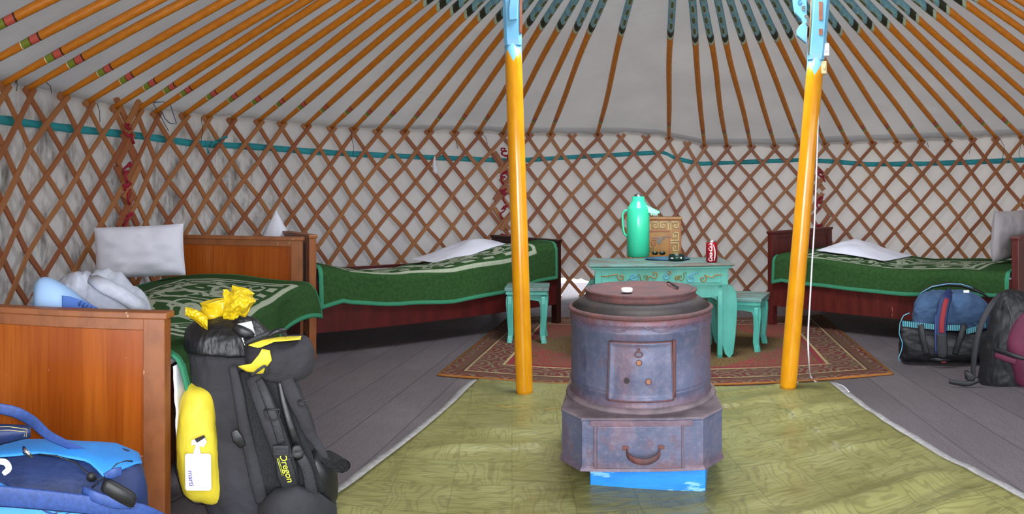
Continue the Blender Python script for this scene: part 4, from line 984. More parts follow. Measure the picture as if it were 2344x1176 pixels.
MB().grid(lambda u, v: wrapt(Vector((.028+.006*sin(v*pi)*(2*u-1), .009+.014*v, .0004))), 6, 6).build('white_mark', 'white', tn)
c = onT(1508, 584, tH+.004); gl = thing('sunglasses', (c.x, c.y, tH+.0125), rb(1508), 'dark sunglasses lying at the back of the tray beside the thermos', 'sunglasses')
for sx in (-1, 1): MB().loft([((sx*.033, y, .008), .028, .016, (1, 0, 0), (0, 0, 1), 2.6) for y in (-.002, .002)], 20).build('lens', 'tin', gl)
MB().tube([(-.01, 0, .012), (0, -.002, .015), (.01, 0, .012)], .002, 6).build('bridge', 'black', gl)
for sx in (-1, 1): MB().tube([(sx*.06, 0, .010), (sx*.062, .05, .008), (sx*.058, .11, .000)], .002, 6).build('temple', 'black', gl)
for o in gl.children: o.scale = (.72, .72, .72); o.location = (0, 0, 0)
# ------------------------------------------------------------------ stove
SD = 2.35; L = Loc(1467, SD); st = thing('stove', L.base, L.rz+.02, 'round sheet iron stove on an eight sided base in the middle of the mat', 'stove')
ZB0, ZB1 = .094, .254
def octo(hx, hy, cx_, cy_, z): return [Vector((x, y, z)) for x, y in ((-hx+cx_, -hy), (hx-cx_, -hy), (hx, -hy+cy_), (hx, hy-cy_), (hx-cx_, hy), (-hx+cx_, hy), (-hx, hy-cy_), (-hx, -hy+cy_))]
hx, hy = .262, .30; V = []
for z, e in ((ZB0-.002, .006), (ZB0+.006, .004), (ZB0+.012, 0), (ZB1-.008, 0), (ZB1-.004, .003), (ZB1, .003)): V += octo(hx+e, hy+e, .072, .085, z)
mb = MB().add(V, [(7,6,5,4,3,2,1,0)]+[(i*8+k, i*8+(k+1) % 8, i*8+8+(k+1) % 8, i*8+8+k) for i in range(5) for k in range(8)])
base = mb.build('base', 'iron_base', st)
MB().add(octo(hx+.003, hy+.003, .072, .085, ZB1)+octo(hx-.002, hy-.002, .072, .085, ZB1+.003), [tuple(range(8, 16))]+[(k, (k+1) % 8, (k+1) % 8+8, k+8) for k in range(8)]).build('base_plate', 'ash', st)
yf = -hy-.006
p0, p1 = L.at(1362, 973, -hy), L.at(1556, 1070, -hy)
fr_ = MB()
for a in ((p0.x-.008, p1.z, p0.x, p0.z), (p1.x, p1.z, p1.x+.006, p0.z), (p0.x-.02, p0.z, p1.x+.035, p0.z+.018)): fr_.box((a[0], yf-.004, a[1]), (a[2], yf+.006, a[3]))
fr_.build('drawer_rim', 'iron', st, bevel=.001)
dr = MB().box((p0.x, yf-.003, p1.z), (p1.x, yf+.006, p0.z)).build('drawer', 'iron_base', st, bevel=.002)
a, b = L.at(1430, 1022, -hy), L.at(1506, 1021, -hy); m_ = (a+b)/2
hd = MB().grid(lambda u, v: Vector((m_.x+(b.x-a.x)/2*-cos(pi*u), yf-.004-.040*sin(pi*u), m_.z-.018*sin(pi*u)-.010+.016*(v-.5)*(1+.2*sin(pi*u)))), 20, 2).build('handle', 'rust', dr, solid=.003)
ey_ = MB()
for q in (a, b): ey_.lathe([(0, 0), (.008, .001), (.008, .004), (.003, .006), (0, .006)], 12, (0, 0, 0)); 
MB().box((a.x-.014, yf-.006, a.z-.007), (a.x+.006, yf-.002, a.z+.007)).build('handle_eye', 'rust', dr, bevel=.002); MB().box((b.x-.006, yf-.006, b.z-.007), (b.x+.014, yf-.002, b.z+.007)).build('handle_eye', 'rust', dr, bevel=.002)
rb_ = .250; zc0, zc1 = .257, .556
pr = [(rb_+.012, zc0-.001), (rb_+.014, zc0+.004), (rb_+.004, zc0+.012), (rb_, zc0+.02), (rb_-.001, zc0+.05), (rb_+.003, zc0+.054), (rb_-.001, zc0+.058), (rb_, .40), (rb_, .505), (rb_+.003, .509), (rb_, .513), (rb_, zc1-.026), (rb_+.005, zc1-.022), (rb_+.001, zc1-.016), (rb_+.002, zc1-.006), (rb_+.006, zc1)]
MB().lathe(pr, 96).build('drum', 'iron', st)
MB().lathe([(rb_+.012, zc0+.0), (rb_+.018, zc0), (rb_+.016, zc0+.007), (rb_+.006, zc0+.014)], 96).build('foot_flange', 'ash', st)
lc = (0, .005, 0)
MB().lathe([(rb_+.004, zc1-.006), (rb_+.010, zc1+.001), (rb_+.008, zc1+.005), (.246, zc1+.010)], 96).build('shoulder_rim', 'rust', st)
MB().lathe([(.248, zc1+.009), (.203, zc1+.041)], 96).build('shoulder', 'iron_top', st)
MB().lathe([(.207, zc1+.038), (.200, zc1+.043), (.197, zc1+.046), (.197, zc1+.059), (.201, zc1+.061), (.200, zc1+.066), (.194, zc1+.068), (.187, zc1+.066)], 96).build('collar', 'rust', st)
lid = MB().lathe([(0, zc1+.066), (.05, zc1+.0655), (.183, zc1+.066), (.188, zc1+.067), (.189, zc1+.064)], 96).build('lid', 'iron_top', st)
a = L.at(1541, 657, .05); MB().tube([(.10, .10, zc1+.072), (.105, .06, zc1+.080), (.12, -.01, zc1+.076), (.128, -.05, zc1+.071)], .0028, 6).tube([(.112, .10, zc1+.071), (.122, .04, zc1+.074), (.135, -.02, zc1+.071)], .002, 6).build('wire', 'black', lid)
# embossed wavy bead
mb = MB()
path = []
for k in range(241):
    a_ = pi+pi*k/240*1.0; path.append(Vector(((rb_+.001)*cos(a_), (rb_+.001)*sin(a_), .525+.010*sin(a_*11+.5*sin(a_*3)))))
mb.tube(path, .0028, 6); mb.build('embossed_wave', 'iron', st)
MB().tube([Vector(((rb_)*cos(2*pi*k/96), rb_*sin(2*pi*k/96), .318)) for k in range(97)], .0022, 6, cap=False).build('embossed_bead', 'iron', st)
# fire door
p0, p1 = L.at(1392, 783, -.25), L.at(1533, 916, -.25); cx_ = (p0.x+p1.x)/2; w2 = (p1.x-p0.x)/2; za, zb_ = p1.z, p0.z
def dp(x, z, off=0.0): return Vector((x, -sqrt(max(.0, (rb_+.008+off)**2-x*x)), z))
def doorg(u, v):
    zz_ = za+(zb_-za)*v; ww = w2*(1.06-.06*v); x = cx_+ww*(2*u-1); e = min(u, 1-u, v, 1-v); return dp(x, zz_, .006*(1-sm(e/.09))+.003*sm((e-.2)/.2))
dor = MB().grid(doorg, 40, 40).build('fire_door', 'iron', st, solid=.003)
rim = MB()
def dl(pts, r_): rim.tube([dp(x, z, .004) for x, z in pts], r_, 6)
c4 = [(cx_-w2*1.07, za), (cx_+w2*1.07, za), (cx_+w2*1.0, zb_), (cx_-w2*1.0, zb_)]
for a, b in zip(c4, c4[1:]+c4[:1]): dl([(a[0]+(b[0]-a[0])*t/12, a[1]+(b[1]-a[1])*t/12) for t in range(13)], .004)
rim.build('door_rim', 'rust', dor)
MB().grid(lambda u, v: dp(cx_+w2+.006+.010*u, za+.004+(zb_-za)*v, .0), 3, 8).build('hinge_strip', 'rust', st, solid=.003)
for px, py, mt_ in ((1459, 829, 'straw'), (1431, 870, 'black'), (1481, 872, 'straw')):
    q = L.at(px, py, -.255); c_ = dp(q.x, q.z, .006); n_ = Vector((c_.x, c_.y, 0)).normalized(); tt = Vector((-n_.y, n_.x, 0))
    mt_ = {'straw': 'rust'}.get(mt_, mt_)
    MB().add([c_+n_*.001]+[c_+n_*.001+(tt*cos(2*pi*k/20)+Vector((0, 0, 1))*sin(2*pi*k/20))*.0085 for k in range(20)], [(0, k+1, (k+1) % 20+1) for k in range(20)]).build('air_hole', 'black' if px == 1431 else 'copper', dor)
    MB().tube([c_+n_*.0015+(tt*cos(2*pi*k/20)+Vector((0, 0, 1))*sin(2*pi*k/20))*.009 for k in range(21)], .0012, 5, cap=False).build('hole_rim', 'rust', dor)
q = L.at(1458, 808, -.255); c_ = dp(q.x, q.z, .008)
MB().tube([c_+Vector((.012*cos(2*pi*k/24), -.004-.006*(1-sin(2*pi*k/24)), .007*sin(2*pi*k/24))) for k in range(25)], .0018, 6, cap=False).build('ring_pull', 'rust', dor)
MB().box((c_.x-.004, c_.y-.006, c_.z+.004), (c_.x+.004, c_.y+.004, c_.z+.016)).build('staple', 'rust', dor)
# round white lid of something small, on the stove
c = P(1435, dfl(668, zc1+.07), zc1+.0705); wb = thing('soap_dish', c, rb(1435), 'small round white dish lying on the stove lid', 'dish')
wb.name = 'dish'; MB().lathe([(0, 0), (.017, 0), (.020, .003), (.020, .010), (.018, .013), (.014, .010), (0, .010)], 28).build('rim', 'white', wb)
# blue board under the stove
L = Loc(1483, 2.125); bb = MB().box((-.186, -.03, 0.008), (.188, .30, .091)).build('board', 'bluepaint', None, bevel=.004); bb.location = L.base; bb.rotation_euler = (0, 0, L.rz-.13)
tag(bb, 'bright blue painted wooden block under the stove base', 'board')

# ================================================================== LUGGAGE
def V3(*a): return Vector(a)
XA, YA, ZA = (1, 0, 0), (0, 1, 0), (0, 0, 1)
# big backpack
L = Loc(590, 2.02); bp = thing('backpack', L.base, L.rz, 'large charcoal backpack with yellow side pocket standing against the nearest bed', 'backpack')
def sec(L, x0, x1, py, dyc, hd, e=2.5, tiltz=0): c = L.at((x0+x1)/2, py, dyc); return (c, (x1-x0)/2/FPX*(L.d+dyc), hd, XA, YA, e)
MB().loft([sec(L, 490, 770, 1226, .0, .12), sec(L, 474, 782, 1205, .0, .135), sec(L, 466, 778, 1160, 0, .14), sec(L, 456, 752, 1090, 0, .14), sec(L, 445, 730, 1000, .005, .135), sec(L, 436, 705, 920, .01, .13), sec(L, 428, 680, 860, .015, .125), sec(L, 424, 655, 810, .02, .12), sec(L, 425, 640, 790, .02, .11)], 40, wob=.07).build('main_bag', 'packgrey', bp, sub=1, crk=(.022, .09))
MB().loft([sec(L, 422, 640, 806, .02, .118, 2.3), sec(L, 416, 632, 790, .02, .122, 2.2), sec(L, 419, 622, 765, .02, .115, 2.2), sec(L, 432, 606, 745, .02, .10, 2), sec(L, 460, 590, 732, .02, .07, 2), sec(L, 485, 570, 724, .02, .045, 2), sec(L, 500, 560, 722, .02, .03, 2)], 44, wob=.09, seed=4).build('drawcord_collar', 'collar', bp, sub=1, crk=(.016, .055))
# lid pocket hanging to the right, yellow panels
def lsec(px, py, ry, rx, dy): return (L.at(px, py, dy), rx, ry*L.d/FPX, YA, ZA, 3.2)
lp = MB().loft([lsec(560, 818, 14, .03, -.10), lsec(572, 818, 34, .06, -.10), lsec(600, 822, 42, .075, -.10), lsec(640, 823, 44, .08, -.09), lsec(680, 818, 46, .08, -.08), lsec(705, 814, 40, .07, -.08), lsec(716, 812, 26, .05, -.08), lsec(720, 812, 8, .02, -.08)], 40, wob=.10).build('lid_pocket', 'packgrey', bp, sub=1, crk=(.012, .06))
def patch(L, pts, dy, th_, name, mat, parent, dyf=None):
    q = [L.at(x, y, dy) for x, y in pts]; cy = q[0].y
    return MB().prism([(p.x, p.z) for p in q], th_, Matrix.Translation((0, dy, 0))).build(name, mat, parent, bevel=.002)
def ribbon(L, pts, wds, name, mat, parent, th_=.004, sub=0, flat=.25, n=10):
    path = [L.at(x, y, d) for x, y, d in pts]; q = []; ws = []
    for i in range(len(path)-1):
        p0, p1, p2, p3 = path[max(i-1, 0)], path[i], path[i+1], path[min(i+2, len(path)-1)]
        for k in range(5):
            t = k/5; q.append(.5*((2*p1)+(p2-p0)*t+(2*p0-5*p1+4*p2-p3)*t*t+(3*p1-p0-3*p2+p3)*t**3)); ws.append(lin(i+t, list(enumerate(wds)))/2*L.d/FPX)
    q.append(path[-1]); ws.append(wds[-1]/2*L.d/FPX)
    return MB().tube(q, ws, n, flat=flat, up=(0, 1, .001)).build(name, mat, parent)
# front surface of the lid pocket follows its bulge
def onlid(px, py, off=.009):
    cyy = 818; k = max(-1, min(1, (py-cyy)/46)); base_ = L.at(px, py, -.095-.078*(1-abs(k)**2.6)**(1/2.6)-off); return base_
def lidpatch(pts, name):
    ctr = (sum(p[0] for p in pts)/len(pts), sum(p[1] for p in pts)/len(pts)); n = []; F_ = []
    # ring based fill so that it bends with the bulge
    dense = []
    for a, b in zip(pts, pts[1:]+pts[:1]):
        for t in range(6): dense.append((a[0]+(b[0]-a[0])*t/6, a[1]+(b[1]-a[1])*t/6))
    V = []; m = len(dense); NR = 6
    for r_ in range(NR): f = 1-r_/NR; V += [onlid(ctr[0]+(x-ctr[0])*f, ctr[1]+(y-ctr[1])*f) for x, y in dense]
    V.append(onlid(*ctr)); F_ = [(r_*m+k, r_*m+(k+1) % m, (r_+1)*m+(k+1) % m, (r_+1)*m+k) for r_ in range(NR-1) for k in range(m)]+[((NR-1)*m+k, (NR-1)*m+(k+1) % m, NR*m) for k in range(m)]
    MB().add(V, F_, None, True).build(name, 'yellow', lp, solid=.004)
lidpatch([(568, 790), (600, 779), (640, 772), (690, 769), (688, 776), (650, 778), (620, 782), (600, 790), (590, 796)], 'yellow_stripe')
lidpatch([(545, 838), (575, 832), (592, 812), (600, 798), (618, 802), (622, 824), (606, 845), (598, 864), (580, 864), (585, 852), (565, 850)], 'yellow_panel')
ribbon(L, [(575, 860, -.20), (590, 848, -.205), (606, 838, -.205), (610, 850, -.20), (602, 864, -.19)], [5, 6, 6, 6, 5], 'pocket_strap', 'strap', lp)
# papers under the lid
q = [L.at(x, y, -.115) for x, y in ((540, 742), (576, 735), (587, 778), (560, 790))]
MB().prism([(p.x, p.z) for p in q], .003, Matrix.Translation((0, -.115, 0))).build('paper_sheet', 'white', bp)
ribbon(L, [(536, 748, -.13), (552, 758, -.14), (572, 768, -.14), (560, 780, -.135)], [16, 24, 22, 10], 'buckle_flap', 'packblack', bp, flat=.4)
ribbon(L, [(560, 786, -.17), (600, 768, -.175), (640, 758, -.17), (655, 768, -.16)], [8, 10, 12, 8], 'lid_edge', 'strap', bp, flat=.6)
ribbon(L, [(612, 770, -.175), (635, 758, -.18), (655, 757, -.17)], [9, 12, 8], 'side_buckle', 'packblack', bp, flat=.7)
# yellow side pocket and luggage tag
ys = []
for py, x0, x1, dy, hd in ((873, 436, 466, -.05, .02), (880, 426, 482, -.06, .05), (905, 417, 493, -.07, .062), (950, 406, 499, -.075, .07), (1000, 402, 503, -.08, .075), (1050, 404, 506, -.08, .075), (1100, 411, 513, -.08, .07), (1130, 424, 517, -.075, .055), (1144, 446, 512, -.07, .03)): ys.append(sec(L, x0, x1, py, dy, hd, 2.6))
yp = MB().loft(ys, 32, wob=.05, seed=2).build('side_pocket', 'yellow', bp, sub=1, crk=(.014, .07))
MB().tube([L.at(x, y, -.02) for x, y in ((404, 960), (400, 1020), (404, 1080), (420, 1130), (445, 1150), (470, 1152))], .004, 6).build('pocket_piping', 'packblack', yp)
tg = thing('luggage_tag', L.base+Matrix.Rotation(L.rz, 3, 'Z') @ L.at(454, 1084, -.165), L.rz, 'white luggage tag with handwritten marti hanging on the yellow pocket', 'tag')
org = L.at(454, 1084, -.165)
def q_(px, py): p = L.at(px, py, -.165)-org; return (p.x, p.z)
MB().prism([q_(*p) for p in ((423, 1042), (427, 1038), (479, 1038), (483, 1042), (484, 1118), (480, 1123), (428, 1123), (424, 1119))], .003, Matrix.Translation((0, 0, 0))).build('card', 'white', tg, bevel=.001)
MB().prism([q_(*p) for p in ((442, 1039), (447, 1018), (437, 1020), (438, 1008), (452, 1003), (466, 998), (474, 1012), (466, 1024), (456, 1022), (460, 1039))], .004, Matrix.Translation((0, .001, 0))).build('holder_tab', 'white', tg, bevel=.0015)
MB().prism([q_(*p) for p in ((446, 1004), (467, 995), (470, 1000), (451, 1012))], .004, Matrix.Translation((0, -.004, 0))).build('loop', 'packblack', tg)
a_ = q_(437, 1094); text('handwriting', 'marti', .021, 'violet', tg, frame((a_[0], -.0012, a_[1]), (.10, 0, -1), (1, 0, .10)))
# back panel and straps on the front face
DF = -.142
def bsec(px0, px1, py, dy, hd): return sec(L, px0, px1, py, dy, hd, 3.5)
MB().loft([bsec(548, 640, 850, -.115, .02), bsec(545, 660, 880, -.122, .022), bsec(556, 690, 960, -.132, .024), bsec(572, 715, 1040, -.138, .026), bsec(590, 735, 1100, -.142, .024), bsec(600, 745, 1125, -.14, .015)], 28).build('back_mesh', 'packmesh', bp)
ribbon(L, [(532, 838, -.135), (546, 900, -.15), (556, 960, -.155), (572, 1030, -.158), (588, 1100, -.16), (600, 1150, -.15)], [18, 24, 26, 28, 30, 26], 'frame_edge', 'packgrey', bp, flat=.35)
ribbon(L, [(535, 985, -.165), (545, 1005, -.168), (556, 1022, -.165)], [14, 24, 14], 'side_patch', 'packblack', bp, flat=.1)
s1 = ribbon(L, [(578, 862, -.16), (597, 905, -.19), (620, 965, -.205), (640, 1020, -.20), (658, 1075, -.19), (672, 1120, -.17)], [34, 40, 42, 42, 40, 22], 'shoulder_strap', 'packgrey', bp, flat=.3)
ribbon(L, [(592, 868, -.176), (608, 905, -.20), (630, 965, -.216), (645, 1015, -.213)], [16, 18, 18, 18], 'strap_webbing', 'strap', s1, flat=.2)
dq = L.at(622, 942, -.222); MB().tube([dq+V3(-.021, 0, .006)]+[dq+V3(.021*cos(t), -.003, .022*sin(t)-.002) for t in [pi+pi*k/10 for k in range(11)]]+[dq+V3(.021, 0, .006), dq+V3(-.021, 0, .006)], .0022, 6).build('d_ring', 'black', s1)
bq = L.at(643, 1031, -.222); MB().box((bq.x-.022, bq.y-.004, bq.z-.014), (bq.x+.022, bq.y+.008, bq.z+.014)).build('ladder_buckle', 'strap', s1, bevel=.003)
MB().box((bq.x-.016, bq.y-.008, bq.z-.006), (bq.x+.016, bq.y-.002, bq.z+.006)).build('buckle_bar', 'packgrey', s1, bevel=.002)
ribbon(L, [(648, 1050, -.205), (655, 1085, -.20), (664, 1112, -.19), (670, 1126, -.18)], [34, 40, 34, 14], 'strap_end', 'strap', s1, flat=.2)
tq = L.at(655, 1070, -.2225); text('lettering', 'Oregon', .026, 'yellowink', s1, frame(tq, (.30, 0, -1), (1, 0, .30)), shear=.2)
for o_ in (-.015, -.019): MB().tube([tq+V3(o_-.006, 0, .026), tq+V3(o_+.008, 0, -.022)], .0008, 4).build('underline', 'yellowink', s1)
s2 = ribbon(L, [(655, 862, -.15), (668, 900, -.17), (690, 945, -.175), (706, 985, -.17), (722, 1010, -.165), (738, 1035, -.16), (752, 1050, -.155)], [30, 32, 30, 26, 20, 16, 14], 'shoulder_strap', 'packgrey', bp, flat=.35)
dq = L.at(692, 920, -.19); MB().tube([dq+V3(-.012, 0, .004)]+[dq+V3(.012*cos(t), -.003, .012*sin(t)-.002) for t in [pi+pi*k/10 for k in range(11)]]+[dq+V3(.012, 0, .004), dq+V3(-.012, 0, .004)], .002, 6).build('d_ring', 'black', s2)
ribbon(L, [(640, 870, -.14), (652, 930, -.16), (668, 985, -.17), (686, 1035, -.16)], [14, 16, 18, 20], 'strap_webbing', 'packblack', bp, flat=.4)
MB().loft([(L.at(735, 1040, -.16), .010, .012, XA, ZA, 2), (L.at(750, 1048, -.16), .022, .022, XA, ZA, 2), (L.at(768, 1058, -.16), .034, .026, (1, 0, -.4), ZA, 2), (L.at(782, 1066, -.16), .026, .020, XA, ZA, 2), (L.at(790, 1070, -.16), .006, .006, XA, ZA, 2)], 20).build('buckle', 'black', s2)
for o in s2.children: pass
ribbon(L, [(674, 1036, -.18), (690, 1050, -.19), (704, 1080, -.19), (712, 1120, -.185), (720, 1160, -.17)], [18, 22, 24, 26, 26], 'compression_strap', 'strap', bp, flat=.2)
MB().loft([(L.at(678, 1024, -.19), .012, .012, XA, ZA, 2.5), (L.at(681, 1034, -.20), .017, .014, XA, ZA, 2.5), (L.at(683, 1046, -.19), .014, .010, XA, ZA, 2.5)], 16).build('strap_lock', 'black', bp)
# hip belt
MB().loft([(L.at(590, 1180, -.15), .03, .03, YA, ZA, 2.2), (L.at(630, 1165, -.19), .035, .055, YA, ZA, 2.2), (L.at(680, 1160, -.20), .035, .06, YA, ZA, 2.2), (L.at(730, 1168, -.17), .03, .05, YA, ZA, 2.2), (L.at(770, 1180, -.12), .02, .03, YA, ZA, 2.2)], 24).build('hip_belt', 'packgrey', bp)
MB().loft([(L.at(690, 1075, -.10), .03, .03, YA, ZA, 2.4), (L.at(725, 1080, -.10), .05, .075, YA, ZA, 2.4), (L.at(757, 1095, -.08), .05, .075, YA, ZA, 2.4), (L.at(775, 1110, -.05), .03, .04, YA, ZA, 2.4)], 24, wob=.06).build('hip_pad', 'packblack', bp, sub=1)
MB().box((L.at(752, 1120, -.15).x, -.155, L.at(0, 1152, -.15).z), (L.at(775, 1120, -.15).x, -.145, L.at(0, 1134, -.15).z)).build('belt_end', 'black', bp)
# yellow plastic bag on top
c = L.at(505, 726, .02); pb = thing('plastic_bag', L.base+Matrix.Rotation(L.rz, 3, 'Z') @ c, L.rz, 'crumpled yellow plastic bag poking out of the top of the large backpack', 'bag')
def pbag(u, v):
    a = u*2*pi; pts = [(1.0, 0)]
    r0 = lin(v, [(0, .03), (.25, .052), (.5, .058), (.75, .06), (.9, .045), (1, .004)])*(1+.28*nz(cos(a)*1.6, sin(a)*1.6, v*3)+.10*abs(nz(cos(a)*4, sin(a)*4, v*7)))
    c_ = V3(.012*v+.02*v*v, 0, -.01+.088*v); 
    return c_+V3(r0*cos(a)*1.25, r0*sin(a)*.6, .014*cos(a)*v*1.5+.012*nz(a, v*4))
MB().grid(pbag, 90, 50, closed_u=True).build('film', 'film', pb)
def ear(u, v):
    x0, y0 = (424, 712); x1, y1 = (475, 742); px = x0+(x1-x0)*u; w_ = 9+10*u; cy_ = y0+(y1-y0)*u-4*sin(u*pi)
    p = L.at(px, cy_-w_*(v-.5)*2, -.04-.03*sin(v*pi)*(.4+u)+.010*nz(u*9, v*6)); return p-c
MB().grid(ear, 30, 16).build('handle_flap', 'film', pb, solid=.002)
def ear2(u, v):
    px = 510+72*u; top = lin(px, [(505, 662), (515, 660), (535, 665), (560, 672), (582, 686)]); bot = lin(px, [(505, 735), (560, 722), (582, 690)])
    p = L.at(px+7*nz(v*3, 2.5)+4*nz(v*9, 1), top+(bot-top)*v+9*nz(u*4, 7.7)+4*nz(u*11, 3), -.02-.035*sin(v*3)*(.5+sin(u*pi))+.022*nz(u*4, v*3)+.008*nz(u*13, v*10)); return p-c
MB().grid(ear2, 50, 40).build('handle_flap', 'film', pb, solid=.002)

# blue duffel bag, bottom left
L = Loc(150, 1.50); db = thing('duffel_bag', L.base, L.rz, 'navy and bright blue duffel bag on the floor at the bottom left', 'bag')
def ds(px, py0, py1, hd, dy=0): c = L.at(px, (py0+py1)/2, dy); return (c, hd, (py1-py0)/2*(L.d+dy)/FPX, YA, ZA, 2.8)
MB().loft([ds(-260, 1100, 1380, .06), ds(-240, 1050, 1400, .12), ds(-150, 1030, 1400, .14), ds(0, 1022, 1400, .145), ds(150, 1024, 1398, .145), ds(270, 1034, 1396, .135), ds(318, 1046, 1390, .115), ds(332, 1080, 1370, .07), ds(336, 1120, 1340, .03)], 40, wob=.03).build('body', 'navy', db, sub=1, crk=(.012, .06))
def duf_top(px, t, off=.003):     # point on the bag's upper skin; t 0 = top line .. 1 = low on the near side
    y0 = lin(px, [(-260, 1060), (-150, 1032), (0, 1024), (150, 1026), (270, 1036), (322, 1052)]); hd = lin(px, [(-260, .09), (-150, .14), (270, .135), (325, .10)])
    c = L.at(px, (y0+1398)/2, 0); b = c.z; hz = (1398-y0)/2*L.d/FPX; a = pi/2-t*pi/2; e = 2/2.8
    return V3(c.x, (-1 if t >= 0 else 1)*(hd+off)*abs(cos(a))**e, b+(hz+off)*abs(sin(a))**e)
def panel(f0, f1, x0, x1, name, mat, par, off=.004, sl=.003):
    return MB().grid(lambda u, v: duf_top(x0+(x1-x0)*u, f0(x0+(x1-x0)*u)*(1-v)+f1(x0+(x1-x0)*u)*v, off+.003*nz(u*6, v*3)), 40, 12).build(name, mat, par, solid=sl)
# light blue nylon bands above and below the navy flap
panel(lambda x: -.30, lambda x: lin(x, [(-200, .22), (0, .16), (90, .10), (200, .20), (235, .40), (290, .20), (316, .08)]), -200, 322, 'blue_top_panel', 'sky', db)
panel(lambda x: lin(x, [(-200, .50), (0, .44), (60, .60), (130, .72), (200, .72), (240, .60)]), lambda x: lin(x, [(-200, .85), (0, .78), (120, .86), (240, .62)]), -200, 242, 'blue_front_panel', 'sky', db)
zp = lambda pts, r_, nm, mt_: MB().tube([duf_top(x, t, .005) for x, t in pts], r_, 6).build(nm, mt_, db)
zp([(90, .12), (130, .14), (170, .22), (205, .38), (225, .42), (240, .34), (262, .20), (285, .12), (300, .10)], .0018, 'zip', 'dkmetal')
zp([(20, .46), (60, .60), (110, .72), (140, .75), (172, .70), (190, .58), (205, .50)], .002, 'zip', 'strapblue')
zp([(170, .70), (185, .60), (205, .50), (220, .44)], .0018, 'zip', 'dkmetal')
c = duf_top(205, .40, .012); MB().loft([(c+V3(0, -.003, 0), .010, .010, XA, ZA, 2), (c+V3(0, -.009, 0), .011, .009, XA, ZA, 2)], 16).build('stud', 'black', db)
# handles and shoulder strap
ribbon(L, [(-60, 925, -.05), (0, 935, -.05), (40, 945, -.05), (75, 965, -.04), (110, 995, -.03), (150, 1015, -.02), (190, 1032, -.01), (215, 1040, .0)], [20, 24, 26, 26, 22, 18, 14, 8], 'shoulder_strap', 'strapblue', db, flat=.12)
MB().grid(lambda u, v: L.at(-60+130*u, lin(-60+130*u, [(-60, 985), (0, 972), (70, 976)])+(62-40*u)*v, -.10-.02*sin(v*pi)), 16, 8).build('end_flap', 'navy', db, solid=.006)
sti = MB()
for k in range(2): sti.tube([L.at(-20, 977+8*k, -.125), L.at(20, 976+8*k, -.127), L.at(62-4*k, 982+6*k, -.125), L.at(60-5*k, 1000, -.125)], .0008, 4)
sti.build('stitching', 'goldline', db)
ribbon(L, [(-60, 1132, -.17), (0, 1135, -.175), (80, 1142, -.175), (160, 1150, -.172), (240, 1160, -.17), (320, 1172, -.16), (370, 1190, -.14)], [44, 44, 42, 40, 38, 36, 30], 'front_strap', 'strapblue', db, flat=.16)
ribbon(L, [(190, 1120, -.155), (215, 1135, -.175), (262, 1150, -.18), (300, 1152, -.18)], [16, 22, 24, 22], 'grab_handle', 'strapblue', db, flat=.3)
MB().loft([(L.at(268, 1122, -.165), .03, .012, (1, 0, -.6), (.4, 0, 1), 4), (L.at(272, 1128, -.178), .034, .016, (1, 0, -.6), (.4, 0, 1), 4), (L.at(276, 1134, -.188), .030, .012, (1, 0, -.6), (.4, 0, 1), 4)], 16).build('buckle', 'black', db)
ribbon(L, [(242, 1092, -.17), (262, 1082, -.175), (278, 1078, -.17)], [18, 20, 18], 'buckle_tongue', 'strapblue', db, flat=.25)
ribbon(L, [(-8, 1056, -.17), (12, 1058, -.18), (20, 1072, -.18), (8, 1084, -.175)], [12, 14, 13, 10], 'white_clip', 'white', db, flat=.5)
MB().loft([(L.at(55, 1030, -.13), .004, .009, (1, 0, -.4), ZA, 2), (L.at(66, 1040, -.14), .009, .005, (1, 0, -.5), ZA, 2)], 14).build('shiny_ring', 'metal', db)

# black duffel with denim on top, right
L = Loc(2160, 3.80); rd = thing('duffel_bag', L.base, L.rz, 'black duffel bag with turquoise edging in front of the right bed', 'bag')
def rs(px, py0, py1, hd, dy=0): c = L.at(px, (py0+py1)/2, dy); return (c, hd, (py1-py0)/2*(L.d+dy)/FPX, YA, ZA, 3)
MB().loft([rs(2056, 765, 806, .06), rs(2060, 738, 824, .12), rs(2080, 732, 824, .145), rs(2150, 744, 824, .15), rs(2230, 752, 824, .15), rs(2268, 742, 824, .14), rs(2285, 745, 820, .09), rs(2290, 770, 805, .05)], 36, wob=.04).build('body', 'black', rd, sub=1, crk=(.018, .08, 1))
def rfront(px, py, off=0): return L.at(px, py, -.15-off)
def tape(pts, w_, name, par, mat='tape'):
    mb = MB(); tot = 0; P_ = []
    for x, y in pts: P_.append(rfront(x, y, .004))
    ds_ = [0]
    for a, b in zip(P_, P_[1:]): ds_.append(ds_[-1]+(b-a).length)
    V = []; F_ = []; U = []
    for i, p in enumerate(P_):
        V += [p+V3(0, 0, w_/2), p-V3(0, .004, w_/2)]
        if i: F_.append((2*i-2, 2*i-1, 2*i+1, 2*i)); U.append([(ds_[i-1], 0), (ds_[i-1], 1), (ds_[i], 1), (ds_[i], 0)])
    return mb.add(V, F_, U).build(name, mat, par, solid=.003)
tape([(2066, 740), (2090, 743), (2130, 747), (2170, 750), (2198, 750)], .030, 'striped_tape', rd); tape([(2212, 758), (2230, 754), (2250, 744), (2256, 742)], .030, 'striped_tape', rd)
MB().tube([rfront(x, y, .0) for x, y in ((2082, 716), (2068, 722), (2060, 740), (2058, 762), (2066, 785), (2064, 800), (2057, 818), (2058, 828))], .003, 6).build('piping', 'blueline', rd)
for xs in ((2108, 2112, 2122), (2208, 2198, 2186)): ribbon(L, [(xs[0], 742, -.16), (xs[1], 775, -.168), (xs[2], 812, -.16)], [14, 14, 13], 'carry_strap', 'black', rd, flat=.2)
